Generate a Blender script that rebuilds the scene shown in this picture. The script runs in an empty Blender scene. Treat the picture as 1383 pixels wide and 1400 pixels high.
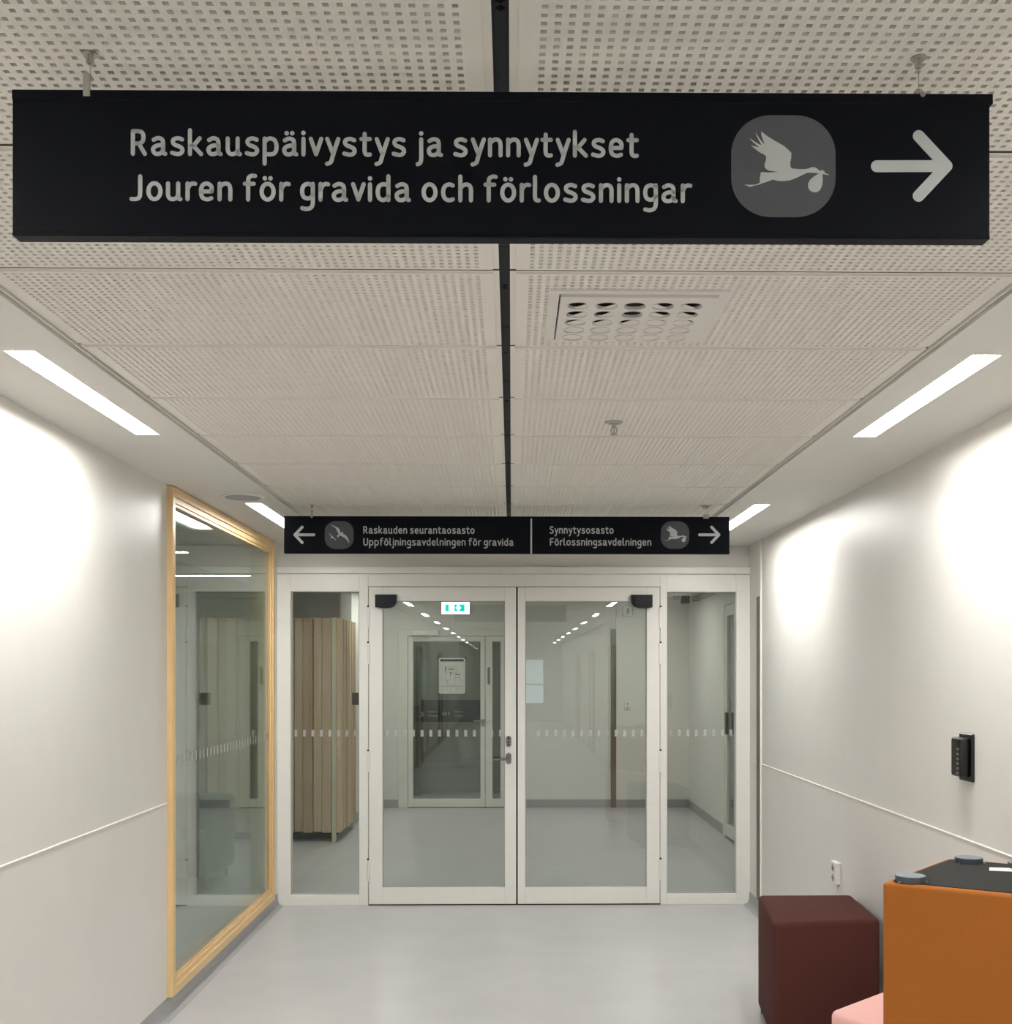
import bpy, bmesh, math, random
from mathutils import Vector, Matrix
random.seed(7)
sc = bpy.context.scene
COL = sc.collection

# ---------------------------------------------------------------- camera, world, exposure
EYE = 1.69
FPX = 1523.0
YAW = 0.0151
cam_d = bpy.data.cameras.new('camera')
cam = bpy.data.objects.new('camera', cam_d)
COL.objects.link(cam)
cam_d.sensor_fit = 'AUTO'
cam_d.sensor_width = 36.0
cam_d.lens = FPX / 1400.0 * 36.0
cam_d.shift_x = (691.5 - 722.0) / 1400.0
cam_d.shift_y = (918.0 - 700.0) / 1400.0
cam_d.clip_start = 0.05
cam_d.clip_end = 200
cam.location = (0, 0, EYE)
cam.rotation_euler = (math.radians(90), 0, -YAW)
sc.camera = cam

world = bpy.data.worlds.new('world')
sc.world = world
world.use_nodes = True
world.node_tree.nodes['Background'].inputs[0].default_value = (0.6, 0.75, 0.9, 1)
world.node_tree.nodes['Background'].inputs[1].default_value = 0.6
vs = sc.view_settings
vs.view_transform = 'Standard'
vs.look = 'None'
vs.gamma = 1.0
vs.use_curve_mapping = False
vs.exposure = 0.0
LAMP = 90.0          # corridor linear lights
LAMP_BEYOND = 62.0    # added unseen lights in the hall and vestibule
sc.cycles.max_bounces = 12
sc.cycles.diffuse_bounces = 6
sc.cycles.glossy_bounces = 6
sc.cycles.transmission_bounces = 6
sc.cycles.transparent_max_bounces = 24
sc.cycles.sample_clamp_indirect = 6.0
sc.cycles.caustics_reflective = False
sc.cycles.caustics_refractive = False
sc.cycles.use_denoising = True

def at(px, py, X=None, Y=None, Z=None):
    """measured point of the photograph on a real plane (metres)"""
    u = (px - 722.0) / FPX
    v = (918.0 - py) / FPX
    c, s = math.cos(YAW), math.sin(YAW)
    d = Vector((u * c + s, c - u * s, v))
    if Y is not None: t = Y / d.y
    elif X is not None: t = X / d.x
    else: t = (Z - EYE) / d.z
    return Vector((d.x * t, d.y * t, EYE + d.z * t))

# ---------------------------------------------------------------- materials
def rgb(r, g, b):
    f = lambda c: ((c / 255 + 0.055) / 1.055) ** 2.4 if c / 255 > 0.04045 else c / 255 / 12.92
    return (f(r), f(g), f(b), 1)

def mat(name, col, rough=0.5, metal=0.0, spec=0.5, var=0.03, scale=40, bump=0.0, coat=0.0, emit=None, stretch=None):
    m = bpy.data.materials.new(name)
    m.use_nodes = True
    nt = m.node_tree
    b = nt.nodes['Principled BSDF']
    b.inputs['Roughness'].default_value = rough
    b.inputs['Metallic'].default_value = metal
    b.inputs['Specular IOR Level'].default_value = spec
    b.inputs['Coat Weight'].default_value = coat
    tc = nt.nodes.new('ShaderNodeTexCoord')
    src = tc.outputs['Object']
    if stretch:
        mp = nt.nodes.new('ShaderNodeMapping')
        mp.inputs['Scale'].default_value = stretch
        nt.links.new(src, mp.inputs['Vector'])
        src = mp.outputs['Vector']
    n = nt.nodes.new('ShaderNodeTexNoise')
    n.inputs['Scale'].default_value = scale
    n.inputs['Detail'].default_value = 4
    nt.links.new(src, n.inputs['Vector'])
    r = nt.nodes.new('ShaderNodeValToRGB')
    r.color_ramp.elements[0].position = 0.3
    r.color_ramp.elements[1].position = 0.7
    r.color_ramp.elements[0].color = tuple(max(0, c * (1 - var)) for c in col[:3]) + (1,)
    r.color_ramp.elements[1].color = tuple(min(1, c * (1 + var)) for c in col[:3]) + (1,)
    nt.links.new(n.outputs['Fac'], r.inputs['Fac'])
    nt.links.new(r.outputs['Color'], b.inputs['Base Color'])
    if bump:
        bp = nt.nodes.new('ShaderNodeBump')
        bp.inputs['Strength'].default_value = bump
        bp.inputs['Distance'].default_value = 0.002
        nt.links.new(n.outputs['Fac'], bp.inputs['Height'])
        nt.links.new(bp.outputs['Normal'], b.inputs['Normal'])
    if emit:
        b.inputs['Emission Color'].default_value = emit[0]
        b.inputs['Emission Strength'].default_value = emit[1]
    return m

def glass_mat(name, tint, refl=1.0):
    """thin architectural pane: Schlick reflection over tinted transparency, the same from both sides"""
    m = bpy.data.materials.new(name)
    m.use_nodes = True
    nt = m.node_tree
    nt.nodes.clear()
    out = nt.nodes.new('ShaderNodeOutputMaterial')
    mix = nt.nodes.new('ShaderNodeMixShader')
    tr = nt.nodes.new('ShaderNodeBsdfTransparent')
    tr.inputs[0].default_value = tint
    gl = nt.nodes.new('ShaderNodeBsdfGlossy')
    gl.inputs['Roughness'].default_value = 0.0
    gl.inputs['Color'].default_value = (0.93, 0.96, 0.95, 1)
    geo = nt.nodes.new('ShaderNodeNewGeometry')
    dot = nt.nodes.new('ShaderNodeVectorMath'); dot.operation = 'DOT_PRODUCT'
    nt.links.new(geo.outputs['Incoming'], dot.inputs[0])
    nt.links.new(geo.outputs['Normal'], dot.inputs[1])
    def M(op, a, b=None):
        q = nt.nodes.new('ShaderNodeMath'); q.operation = op
        for i, x in enumerate((a, b)):
            if x is None: continue
            if isinstance(x, (int, float)): q.inputs[i].default_value = x
            else: nt.links.new(x, q.inputs[i])
        return q.outputs[0]
    c = M('ABSOLUTE', dot.outputs['Value'])
    p = M('POWER', M('SUBTRACT', 1.0, c), 5.0)
    f = M('MULTIPLY', M('ADD', M('MULTIPLY', p, 0.96), 0.043), refl)
    nt.links.new(f, mix.inputs[0])
    nt.links.new(tr.outputs[0], mix.inputs[1])
    nt.links.new(gl.outputs[0], mix.inputs[2])
    nt.links.new(mix.outputs[0], out.inputs[0])
    return m

def film_mat(name, col, opacity):
    m = bpy.data.materials.new(name)
    m.use_nodes = True
    nt = m.node_tree
    nt.nodes.clear()
    out = nt.nodes.new('ShaderNodeOutputMaterial')
    mix = nt.nodes.new('ShaderNodeMixShader')
    tr = nt.nodes.new('ShaderNodeBsdfTransparent')
    df = nt.nodes.new('ShaderNodeBsdfDiffuse')
    df.inputs[0].default_value = col
    mix.inputs[0].default_value = opacity
    nt.links.new(tr.outputs[0], mix.inputs[1])
    nt.links.new(df.outputs[0], mix.inputs[2])
    nt.links.new(mix.outputs[0], out.inputs[0])
    return m

M = {}
M['wall'] = mat('painted wall', rgb(225, 223, 218), 0.42, var=0.012, scale=6, bump=0.02)
M['sheet'] = mat('wall protection sheet', rgb(226, 223, 219), 0.38, var=0.012, scale=5)
M['trim'] = mat('white trim', rgb(238, 236, 228), 0.4, var=0.01)
M['frame'] = mat('white painted steel frame', rgb(238, 237, 231), 0.35, var=0.012, scale=12)
M['frame_far'] = mat('white far frame', rgb(225, 224, 216), 0.4, var=0.012)
M['floor'] = mat('grey vinyl floor', rgb(193, 192, 192), 0.34, spec=0.5, var=0.035, scale=3.5)
M['cove'] = mat('grey vinyl cove', rgb(160, 160, 162), 0.45, var=0.02)
M['panel'] = mat('ceiling panel gypsum', rgb(232, 229, 221), 0.8, spec=0.2, var=0.02, scale=120, bump=0.08)
M['fleece_seam_shade'] = mat('acoustic fleece', rgb(112, 105, 95), 0.95, spec=0.1, var=0.1, scale=300)  # hole backing; also colours the panel sides as painted seam shadow
M['dark'] = mat('dark plenum', rgb(38, 40, 44), 0.8, spec=0.2)
M['slot'] = mat('black slot profile', rgb(52, 55, 60), 0.6, spec=0.3)
M['black'] = mat('black hole', rgb(8, 8, 9), 0.7, spec=0.2)
M['soffit'] = mat('soffit paint', rgb(226, 224, 219), 0.5, var=0.012, scale=6, bump=0.02)
M['sign'] = mat('black sign face', rgb(11, 14, 21), 0.5, spec=0.08, var=0.05, scale=60)
M['letter'] = mat('pale grey lettering', rgb(192, 197, 199), 0.6, var=0.02)
M['badge'] = mat('grey badge', rgb(72, 74, 81), 0.6, var=0.03)
M['metal'] = mat('brushed steel', rgb(175, 174, 168), 0.3, metal=0.9, var=0.05)
M['handle'] = mat('satin steel handle', rgb(128, 125, 120), 0.3, metal=0.8, var=0.05)
M['clear'] = mat('frosted nylon clip', rgb(176, 175, 166), 0.3, metal=0.3, var=0.05)
M['steel'] = mat('steel edge strip', rgb(122, 116, 106), 0.45, metal=0.6, var=0.06, scale=8)
M['wood'] = mat('pine frame', rgb(226, 194, 142), 0.4, var=0.07, scale=9, stretch=(6, 6, 0.6))
M['woodh'] = mat('pine frame rail', rgb(226, 194, 142), 0.4, var=0.07, scale=9, stretch=(6, 0.6, 6))
for i, c in enumerate(((196, 172, 144), (206, 184, 156), (180, 156, 130))):
    M['slat%d' % i] = mat('pale wood slat tone %d' % i, rgb(*c), 0.55, var=0.08, scale=7, stretch=(9, 9, 0.5))
M['post'] = mat('pale grey post', rgb(205, 204, 190), 0.5, var=0.02)
M['plastic'] = mat('white plastic', rgb(232, 231, 226), 0.35, var=0.01)
M['blackp'] = mat('black plastic', rgb(12, 12, 15), 0.35, var=0.05)
M['sensor'] = mat('black sensor cover', rgb(15, 18, 27), 0.45, spec=0.25, var=0.05)
M['mesh'] = mat('grey speaker mesh', rgb(176, 176, 178), 0.6, var=0.04, scale=400)
M['vent'] = mat('white enamel diffuser', rgb(226, 222, 217), 0.35, var=0.01)
M['maroon'] = mat('maroon wool upholstery', rgb(76, 41, 37), 0.9, spec=0.2, var=0.05, scale=260, bump=0.25)
M['orange'] = mat('ochre orange wool upholstery', rgb(160, 96, 40), 0.9, spec=0.2, var=0.04, scale=260, bump=0.25)
M['pink'] = mat('pale pink upholstery', rgb(228, 180, 173), 0.85, spec=0.2, var=0.02, scale=260, bump=0.2)
M['felt'] = mat('black base cloth', rgb(52, 52, 51), 0.95, spec=0.1, var=0.08, scale=300)
M['glide'] = mat('grey plastic glide', rgb(118, 128, 136), 0.5, var=0.03)
M['glide_side'] = mat('dark grey glide side', rgb(72, 80, 88), 0.55, var=0.03)
M['greyfab'] = mat('grey green fabric', rgb(58, 64, 62), 0.9, spec=0.2, var=0.05, scale=200)
M['paper'] = mat('paper', rgb(212, 213, 206), 0.8, var=0.01)
M['ink'] = mat('dark ink', rgb(50, 52, 56), 0.8)
M['ink_light'] = mat('grey ink', rgb(140, 142, 142), 0.8)
M['blueink'] = mat('navy ink', rgb(40, 42, 72), 0.8)
M['tape'] = mat('red tape', rgb(120, 60, 50), 0.7)
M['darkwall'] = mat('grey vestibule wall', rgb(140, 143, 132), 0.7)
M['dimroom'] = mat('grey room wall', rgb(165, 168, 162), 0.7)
M['lamp'] = mat('lit diffuser', rgb(255, 255, 255), 0.5, emit=((1.0, 0.985, 0.95, 1), LAMP))
M['lampb'] = mat('lit diffuser of added lights', rgb(255, 255, 255), 0.5, emit=((1.0, 0.97, 0.92, 1), LAMP_BEYOND))
M['lampd'] = mat('lit thin diffuser', rgb(255, 255, 255), 0.5, emit=((1.0, 0.98, 0.94, 1), 22.0))
M['exitw'] = mat('exit sign lit white', rgb(255, 255, 255), 0.5, emit=((0.85, 1.0, 1.0, 1), 3.0))
M['exitg'] = mat('exit sign lit green', rgb(10, 150, 130), 0.5, emit=((0.0, 0.72, 0.62, 1), 1.3))
M['day'] = mat('daylight pane', rgb(200, 220, 230), 0.5, emit=((0.75, 0.92, 1.0, 1), 2.6))
M['glass'] = glass_mat('door glass', (0.80, 0.835, 0.815, 1))
M['glassw'] = glass_mat('window glass', (0.91, 0.94, 0.925, 1), 1.1)
M['film'] = film_mat('white marking film', (0.62, 0.62, 0.59, 1), 0.55)

# ---------------------------------------------------------------- mesh helpers
def nb(): return bmesh.new()

def box(bm, x0, x1, y0, y1, z0, z1, bev=0.0, seg=1):
    if x0 > x1: x0, x1 = x1, x0
    if y0 > y1: y0, y1 = y1, y0
    if z0 > z1: z0, z1 = z1, z0
    mt = Matrix.Translation(((x0 + x1) / 2, (y0 + y1) / 2, (z0 + z1) / 2)) @ Matrix.Diagonal((x1 - x0, y1 - y0, z1 - z0, 1))
    r = bmesh.ops.create_cube(bm, size=1, matrix=mt)
    if bev:
        es = set()
        for v in r['verts']: es.update(v.link_edges)
        bmesh.ops.bevel(bm, geom=list(es), offset=bev, segments=seg, affect='EDGES', profile=0.5)
    return bm

def cyl(bm, p, q, r, r2=None, seg=20, cap=True):
    p, q = Vector(p), Vector(q)
    d = q - p
    rot = d.to_track_quat('Z', 'Y').to_matrix().to_4x4()
    bmesh.ops.create_cone(bm, cap_ends=cap, segments=seg, radius1=r, radius2=r if r2 is None else r2,
                          depth=d.length, matrix=Matrix.Translation((p + q) / 2) @ rot)
    return bm

def prism(bm, pts, y0, y1):
    """polygon in XZ extruded along Y"""
    a = [bm.verts.new((x, y0, z)) for x, z in pts]
    b = [bm.verts.new((x, y1, z)) for x, z in pts]
    n = len(pts)
    f1 = bm.faces.new(a); f2 = bm.faces.new(b[::-1])
    f1.normal_update(); f2.normal_update()
    for i in range(n):
        bm.faces.new((a[i], b[i], b[(i + 1) % n], a[(i + 1) % n]))
    bmesh.ops.triangulate(bm, faces=[f1, f2])
    bmesh.ops.recalc_face_normals(bm, faces=bm.faces[:])
    return bm

def prism_z(bm, pts, z0, z1):
    a = [bm.verts.new((x, y, z0)) for x, y in pts]
    b = [bm.verts.new((x, y, z1)) for x, y in pts]
    n = len(pts)
    bm.faces.new(a[::-1]); bm.faces.new(b)
    for i in range(n):
        bm.faces.new((a[i], a[(i + 1) % n], b[(i + 1) % n], b[i]))
    bmesh.ops.recalc_face_normals(bm, faces=bm.faces[:])
    return bm

ORG = {}
def org(o): return ORG.get(o.name, Vector((0, 0, 0))) if o else Vector((0, 0, 0))

def link_mesh(name, me, parent, origin):
    o = bpy.data.objects.new(name, me)
    COL.objects.link(o)
    ORG[o.name] = Vector(origin)
    if parent:
        o.parent = parent
        o.location = Vector(origin) - org(parent)
    else:
        o.location = origin
    return o

def obj(name, bm, m, parent=None, smooth=False, origin=None):
    """mesh built in world metres, linked as one object"""
    if origin is None:
        origin = org(parent) if parent else Vector((0, 0, 0))
    origin = Vector(origin)
    bmesh.ops.translate(bm, verts=bm.verts[:], vec=-origin)
    me = bpy.data.meshes.new(name)
    bm.to_mesh(me); bm.free()
    me.materials.append(m)
    if smooth:
        me.shade_smooth()
        me.set_sharp_from_angle(angle=math.radians(35))
    return link_mesh(name, me, parent, origin)

def thing(name, label, cat, loc, group=None):
    o = bpy.data.objects.new(name, None)
    COL.objects.link(o)
    o.empty_display_size = 0.1
    o.location = loc
    ORG[o.name] = Vector(loc)
    o['label'] = label; o['category'] = cat
    if group: o['group'] = group
    return o

def struct_empty(name, loc=(0, 0, 0)):
    o = bpy.data.objects.new(name, None)
    COL.objects.link(o)
    o.empty_display_size = 0.1
    o.location = loc
    ORG[o.name] = Vector(loc)
    o['kind'] = 'structure'
    return o

def struct(name, bm, m, label=None):
    o = obj(name, bm, m)
    o['kind'] = 'structure'
    if label: o['label'] = label
    return o

def tag(o, label, cat, group=None):
    o['label'] = label; o['category'] = cat
    if group: o['group'] = group
    return o

GLYPH = {   # centre lines of a rounded humanist alphabet, capital height 1; 's' smooth stroke, 'l' straight stroke
 'a': (.58, [('s', [(.10,.60),(.25,.668),(.40,.62),(.44,.48),(.44,.20),(.47,.10),(.52,.08)]), ('s', [(.44,.40),(.27,.40),(.12,.33),(.08,.22),(.14,.10),(.27,.075),(.39,.13),(.44,.22)])]),
 's': (.52, [('s', [(.43,.62),(.28,.668),(.13,.62),(.10,.51),(.17,.42),(.30,.37),(.42,.29),(.44,.18),(.36,.09),(.24,.075),(.07,.12)])]),
 'k': (.55, [('l', [(.08,.075),(.08,.965)]), ('l', [(.08,.37),(.20,.38)]), ('l', [(.43,.665),(.20,.38),(.48,.075)])]),
 'u': (.58, [('s', [(.08,.665),(.08,.45),(.08,.25),(.13,.12),(.24,.075),(.37,.12),(.44,.22)]), ('s', [(.44,.665),(.44,.40),(.44,.18),(.47,.09),(.52,.08)])]),
 'p': (.59, [('l', [(.08,.665),(.08,-.27)]), ('s', [(.08,.55),(.18,.64),(.31,.668),(.45,.59),(.51,.38),(.46,.15),(.31,.075),(.08,.10)])]),
 'i': (.16, [('l', [(.08,.665),(.08,.075)]), ('d', [(.08,.88)])]),
 'v': (.52, [('l', [(.07,.665),(.26,.09),(.45,.665)])]),
 'y': (.54, [('l', [(.07,.665),(.27,.13)]), ('s', [(.47,.665),(.37,.36),(.27,.03),(.20,-.20),(.06,-.27)])]),
 't': (.42, [('s', [(.17,.86),(.17,.50),(.17,.22),(.21,.10),(.29,.075),(.36,.085)]), ('l', [(.05,.665),(.36,.665)])]),
 'j': (.24, [('s', [(.16,.665),(.16,.30),(.16,-.06),(.12,-.22),(.03,-.27)]), ('d', [(.16,.88)])]),
 'n': (.54, [('l', [(.08,.665),(.08,.075)]), ('s', [(.08,.52),(.18,.63),(.31,.668),(.42,.61),(.46,.47),(.46,.28),(.46,.075)])]),
 'e': (.55, [('l', [(.09,.37),(.46,.37)]), ('s', [(.465,.37),(.45,.56),(.29,.668),(.13,.59),(.08,.37),(.13,.15),(.30,.075),(.45,.12)])]),
 'o': (.58, [('c', [(.29,.3715,.212,.2965)])]),
 'r': (.40, [('l', [(.08,.665),(.08,.075)]), ('s', [(.08,.46),(.15,.60),(.25,.665),(.35,.655)])]),
 'f': (.46, [('s', [(.17,.075),(.17,.40),(.17,.76),(.20,.90),(.31,.965),(.42,.955)]), ('l', [(.05,.665),(.37,.665)])]),
 'g': (.54, [('s', [(.46,.60),(.29,.668),(.13,.59),(.08,.38),(.13,.19),(.27,.12),(.40,.17),(.46,.28)]), ('s', [(.46,.665),(.46,.30),(.46,-.05),(.40,-.21),(.25,-.27),(.08,-.24)])]),
 'd': (.56, [('s', [(.46,.61),(.29,.668),(.13,.59),(.08,.37),(.13,.15),(.27,.075),(.40,.13),(.46,.24)]), ('s', [(.46,.965),(.46,.50),(.46,.075)])]),
 'c': (.50, [('s', [(.43,.625),(.30,.668),(.14,.59),(.08,.37),(.14,.15),(.30,.075),(.43,.115)])]),
 'h': (.54, [('l', [(.08,.965),(.08,.075)]), ('s', [(.08,.52),(.18,.63),(.31,.668),(.42,.61),(.46,.47),(.46,.28),(.46,.075)])]),
 'l': (.28, [('s', [(.08,.965),(.08,.60),(.08,.22),(.12,.10),(.22,.08)])]),
 'R': (.61, [('l', [(.08,.075),(.08,.925)]), ('l', [(.08,.925),(.27,.925)]), ('l', [(.08,.46),(.27,.46)]), ('s', [(.27,.925),(.41,.87),(.46,.70),(.41,.52),(.27,.46)]), ('l', [(.29,.46),(.51,.075)])]),
 'J': (.46, [('s', [(.36,.925),(.36,.60),(.36,.32),(.33,.15),(.22,.08),(.05,.08)])]),
 'F': (.52, [('l', [(.08,.075),(.08,.925),(.45,.925)]), ('l', [(.08,.49),(.41,.49)])]),
 'S': (.56, [('s', [(.47,.87),(.30,.928),(.14,.86),(.10,.72),(.17,.59),(.31,.51),(.44,.41),(.48,.26),(.40,.12),(.25,.075),(.07,.13)])]),
 'U': (.64, [('s', [(.08,.925),(.08,.60),(.08,.34),(.14,.14),(.32,.075),(.50,.14),(.56,.34),(.56,.60),(.56,.925)])]),
 'M': (.76, [('l', [(.08,.075),(.13,.925),(.38,.35),(.63,.925),(.68,.075)])]),
 'K': (.58, [('l', [(.08,.075),(.08,.925)]), ('l', [(.48,.925),(.12,.48),(.50,.075)])]),
 'P': (.58, [('l', [(.08,.075),(.08,.925)]), ('l', [(.08,.925),(.27,.925)]), ('l', [(.08,.43),(.27,.43)]), ('s', [(.27,.925),(.43,.87),(.49,.68),(.43,.49),(.27,.43)])]),
 'V': (.62, [('l', [(.07,.925),(.31,.08),(.55,.925)])]),
 'T': (.56, [('l', [(.06,.925),(.50,.925)]), ('l', [(.28,.925),(.28,.075)])]),
 '1': (.36, [('l', [(.06,.76),(.24,.925),(.24,.075)])]),
 '3': (.52, [('s', [(.08,.88),(.24,.928),(.39,.86),(.40,.66),(.28,.53),(.18,.51)]), ('s', [(.18,.51),(.36,.47),(.44,.29),(.38,.12),(.22,.075),(.06,.11)])]),
}
for k_, base, ds in (('\u00e4', 'a', (.17, .37)), ('\u00f6', 'o', (.19, .39))):
    GLYPH[k_] = (GLYPH[base][0], GLYPH[base][1] + [('d', [(x_, .87)]) for x_ in ds])
GLYPH['\u00e5'] = (GLYPH['a'][0], GLYPH['a'][1] + [('c', [(.27, .88, .07, .07)])])

def smooth_pts(p, n=5):
    out = []
    q = [p[0]] + p + [p[-1]]
    for i in range(1, len(q) - 2):
        a, b, c, d = (Vector(v) for v in q[i - 1:i + 3])
        for k in range(n):
            t = k / n
            out.append(0.5 * ((2 * b) + (c - a) * t + (2 * a - 5 * b + 4 * c - d) * t * t + (3 * b - a - 3 * c + d) * t ** 3))
    out.append(Vector(p[-1]))
    return out

def text_bm(body, x0, x1, zbase, cap, y, weight=0.0, thick=0.0006, n=5, capseg=12):
    """one line of rounded lettering drawn from its strokes, fitted to measured width and capital height, facing -Y"""
    strokes = []; x = 0.0
    hw = 0.073 + weight
    for ch in body:
        if ch == ' ': x += 0.27; continue
        w, st = GLYPH[ch]
        for kind, pts in st:
            if kind == 's': P = smooth_pts(pts, n)
            elif kind == 'l': P = [Vector(p) for p in pts]
            elif kind == 'c':
                cx, cz, rx, rz = pts[0]; m = 8 * n
                P = [Vector((cx + rx * math.cos(2 * math.pi * i / m), cz + rz * math.sin(2 * math.pi * i / m))) for i in range(m + 1)]
            else: P = [Vector(pts[0])]
            strokes.append((kind, [Vector((x + p.x, p.y)) for p in P]))
        x += w + (0.115 if ch not in 'vyr' else 0.075)
    lo = min(p.x for k, P in strokes for p in P) - hw
    hi = max(p.x for k, P in strokes for p in P) + hw
    sx = (x1 - x0) / (hi - lo)
    asp = sx / cap
    bm = nb()
    def put(poly):
        poly = [(x0 + (px - lo) * sx, zbase + pz * cap) for px, pz in poly]
        a = [bm.verts.new((u, y - thick, v)) for u, v in poly]
        b = [bm.verts.new((u, y, v)) for u, v in poly]
        bm.faces.new(a)
        for i in range(len(a)):
            j = (i + 1) % len(a); bm.faces.new((a[j], a[i], b[i], b[j]))
    def disc(p, r):
        put([(p.x + r * math.cos(2 * math.pi * i / capseg) / max(asp, .8), p.y + r * math.sin(2 * math.pi * i / capseg)) for i in range(capseg)])
    for kind, P in strokes:
        if kind == 'd': disc(P[0], hw * 1.12); continue
        # ribbon with mitred joints; sharp corners of straight strokes are closed by discs
        if kind == 'l':
            for a, b in zip(P[:-1], P[1:]):
                d = (b - a).normalized(); nn = Vector((-d.y, d.x)) * hw
                put([a - nn, b - nn, b + nn, a + nn])
            for p in P: disc(p, hw)
        else:
            N_ = []
            for i in range(len(P)):
                a = P[max(0, i - 1)]; b = P[min(len(P) - 1, i + 1)]
                if kind == 'c' and i in (0, len(P) - 1): a, b = P[-2], P[1]
                d = (b - a).normalized(); N_.append(Vector((-d.y, d.x)) * hw)
            for i in range(len(P) - 1):
                put([P[i] - N_[i], P[i + 1] - N_[i + 1], P[i + 1] + N_[i + 1], P[i] + N_[i]])
            if kind == 's': disc(P[0], hw); disc(P[-1], hw)
    bmesh.ops.recalc_face_normals(bm, faces=bm.faces[:])
    return bm

def capsule(p, q, r, n=10):
    p, q = Vector(p), Vector(q)
    a = math.atan2(q.y - p.y, q.x - p.x)
    pts = []
    for i in range(n + 1):
        t = a - math.pi / 2 + math.pi * i / n
        pts.append((q.x + r * math.cos(t), q.y + r * math.sin(t)))
    for i in range(n + 1):
        t = a + math.pi / 2 + math.pi * i / n
        pts.append((p.x + r * math.cos(t), p.y + r * math.sin(t)))
    return pts

# ---------------------------------------------------------------- main dimensions
XL, XR = -1.69, 1.73
YD = 8.06
YB = -22.0
ZC = EYE + 0.925            # underside of the perforated panels
ZS = EYE + 0.915            # underside of the plain side strips
YF = 13.84                  # far wall of the hall beyond
XC = -0.016

# floor
bm = nb(); box(bm, -5.0, 2.35, YB - 0.1, 17.0, -0.1, 0.0)
struct('floor', bm, M['floor'])

# left wall with the window opening
WY0, WY1 = 5.49, 7.85
WZ0 = 0.09
bm = nb()
box(bm, XL - 0.14, XL, YB, WY0, 0, ZC + 0.1)
box(bm, XL - 0.14, XL, WY1, YD + 0.1, 0, ZC + 0.1)
box(bm, XL - 0.14, XL, WY0, WY1, 0, WZ0)
wall_left = struct('wall_left', bm, M['wall'])
bm = nb(); box(bm, XL, XL + 0.003, YB, WY0, 0.09, 1.040); box(bm, XL, XL + 0.003, WY1, YD, 0.09, 1.040)
obj('wall_sheet', bm, M['sheet'], wall_left)
bm = nb(); box(bm, XL, XL + 0.006, YB, WY0 - 0.001, 1.040, 1.048, 0.002); box(bm, XL, XL + 0.006, WY1, YD, 1.040, 1.048, 0.002)
obj('dado_strip', bm, M['trim'], wall_left)
# right wall
bm = nb(); box(bm, XR, XR + 0.14, YB, YD + 0.1, 0, ZC + 0.1)
wall_right = struct('wall_right', bm, M['wall'])
bm = nb(); box(bm, XR - 0.003, XR, YB, 7.70, 0.09, 1.046)
obj('wall_sheet', bm, M['sheet'], wall_right)
bm = nb(); box(bm, XR - 0.006, XR, YB, 7.70, 1.046, 1.054, 0.002); box(bm, XR - 0.006, XR, 7.82, YD, 1.046, 1.054, 0.002)
obj('dado_strip', bm, M['trim'], wall_right)
bm = nb(); box(bm, XR - 0.004, XR + 0.001, 7.69, 7.83, 0.0, 2.215, 0.001)
obj('steel_strip', bm, M['steel'], wall_right)
bm = nb(); box(bm, XR - 0.012, XR, 7.672, 7.69, 0.0, ZS, 0.002)
obj('corner_bead', bm, M['trim'], wall_right)

def cove(name, side, x, y0, y1, h=0.09):
    bm = nb()
    s = side
    pts = [(x, 0.0), (x + s * 0.045, 0.0), (x + s * 0.045, 0.002), (x + s * 0.03, 0.006), (x + s * 0.017, 0.015),
           (x + s * 0.009, 0.03), (x + s * 0.006, 0.05), (x + s * 0.005, h), (x, h)]
    prism(bm, pts, y0, y1)
    return struct(name, bm, M['cove'])
cove('baseboard_left', 1, XL, YB, YD - 0.002)
cove('baseboard_right', -1, XR, YB, YD - 0.002)

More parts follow.
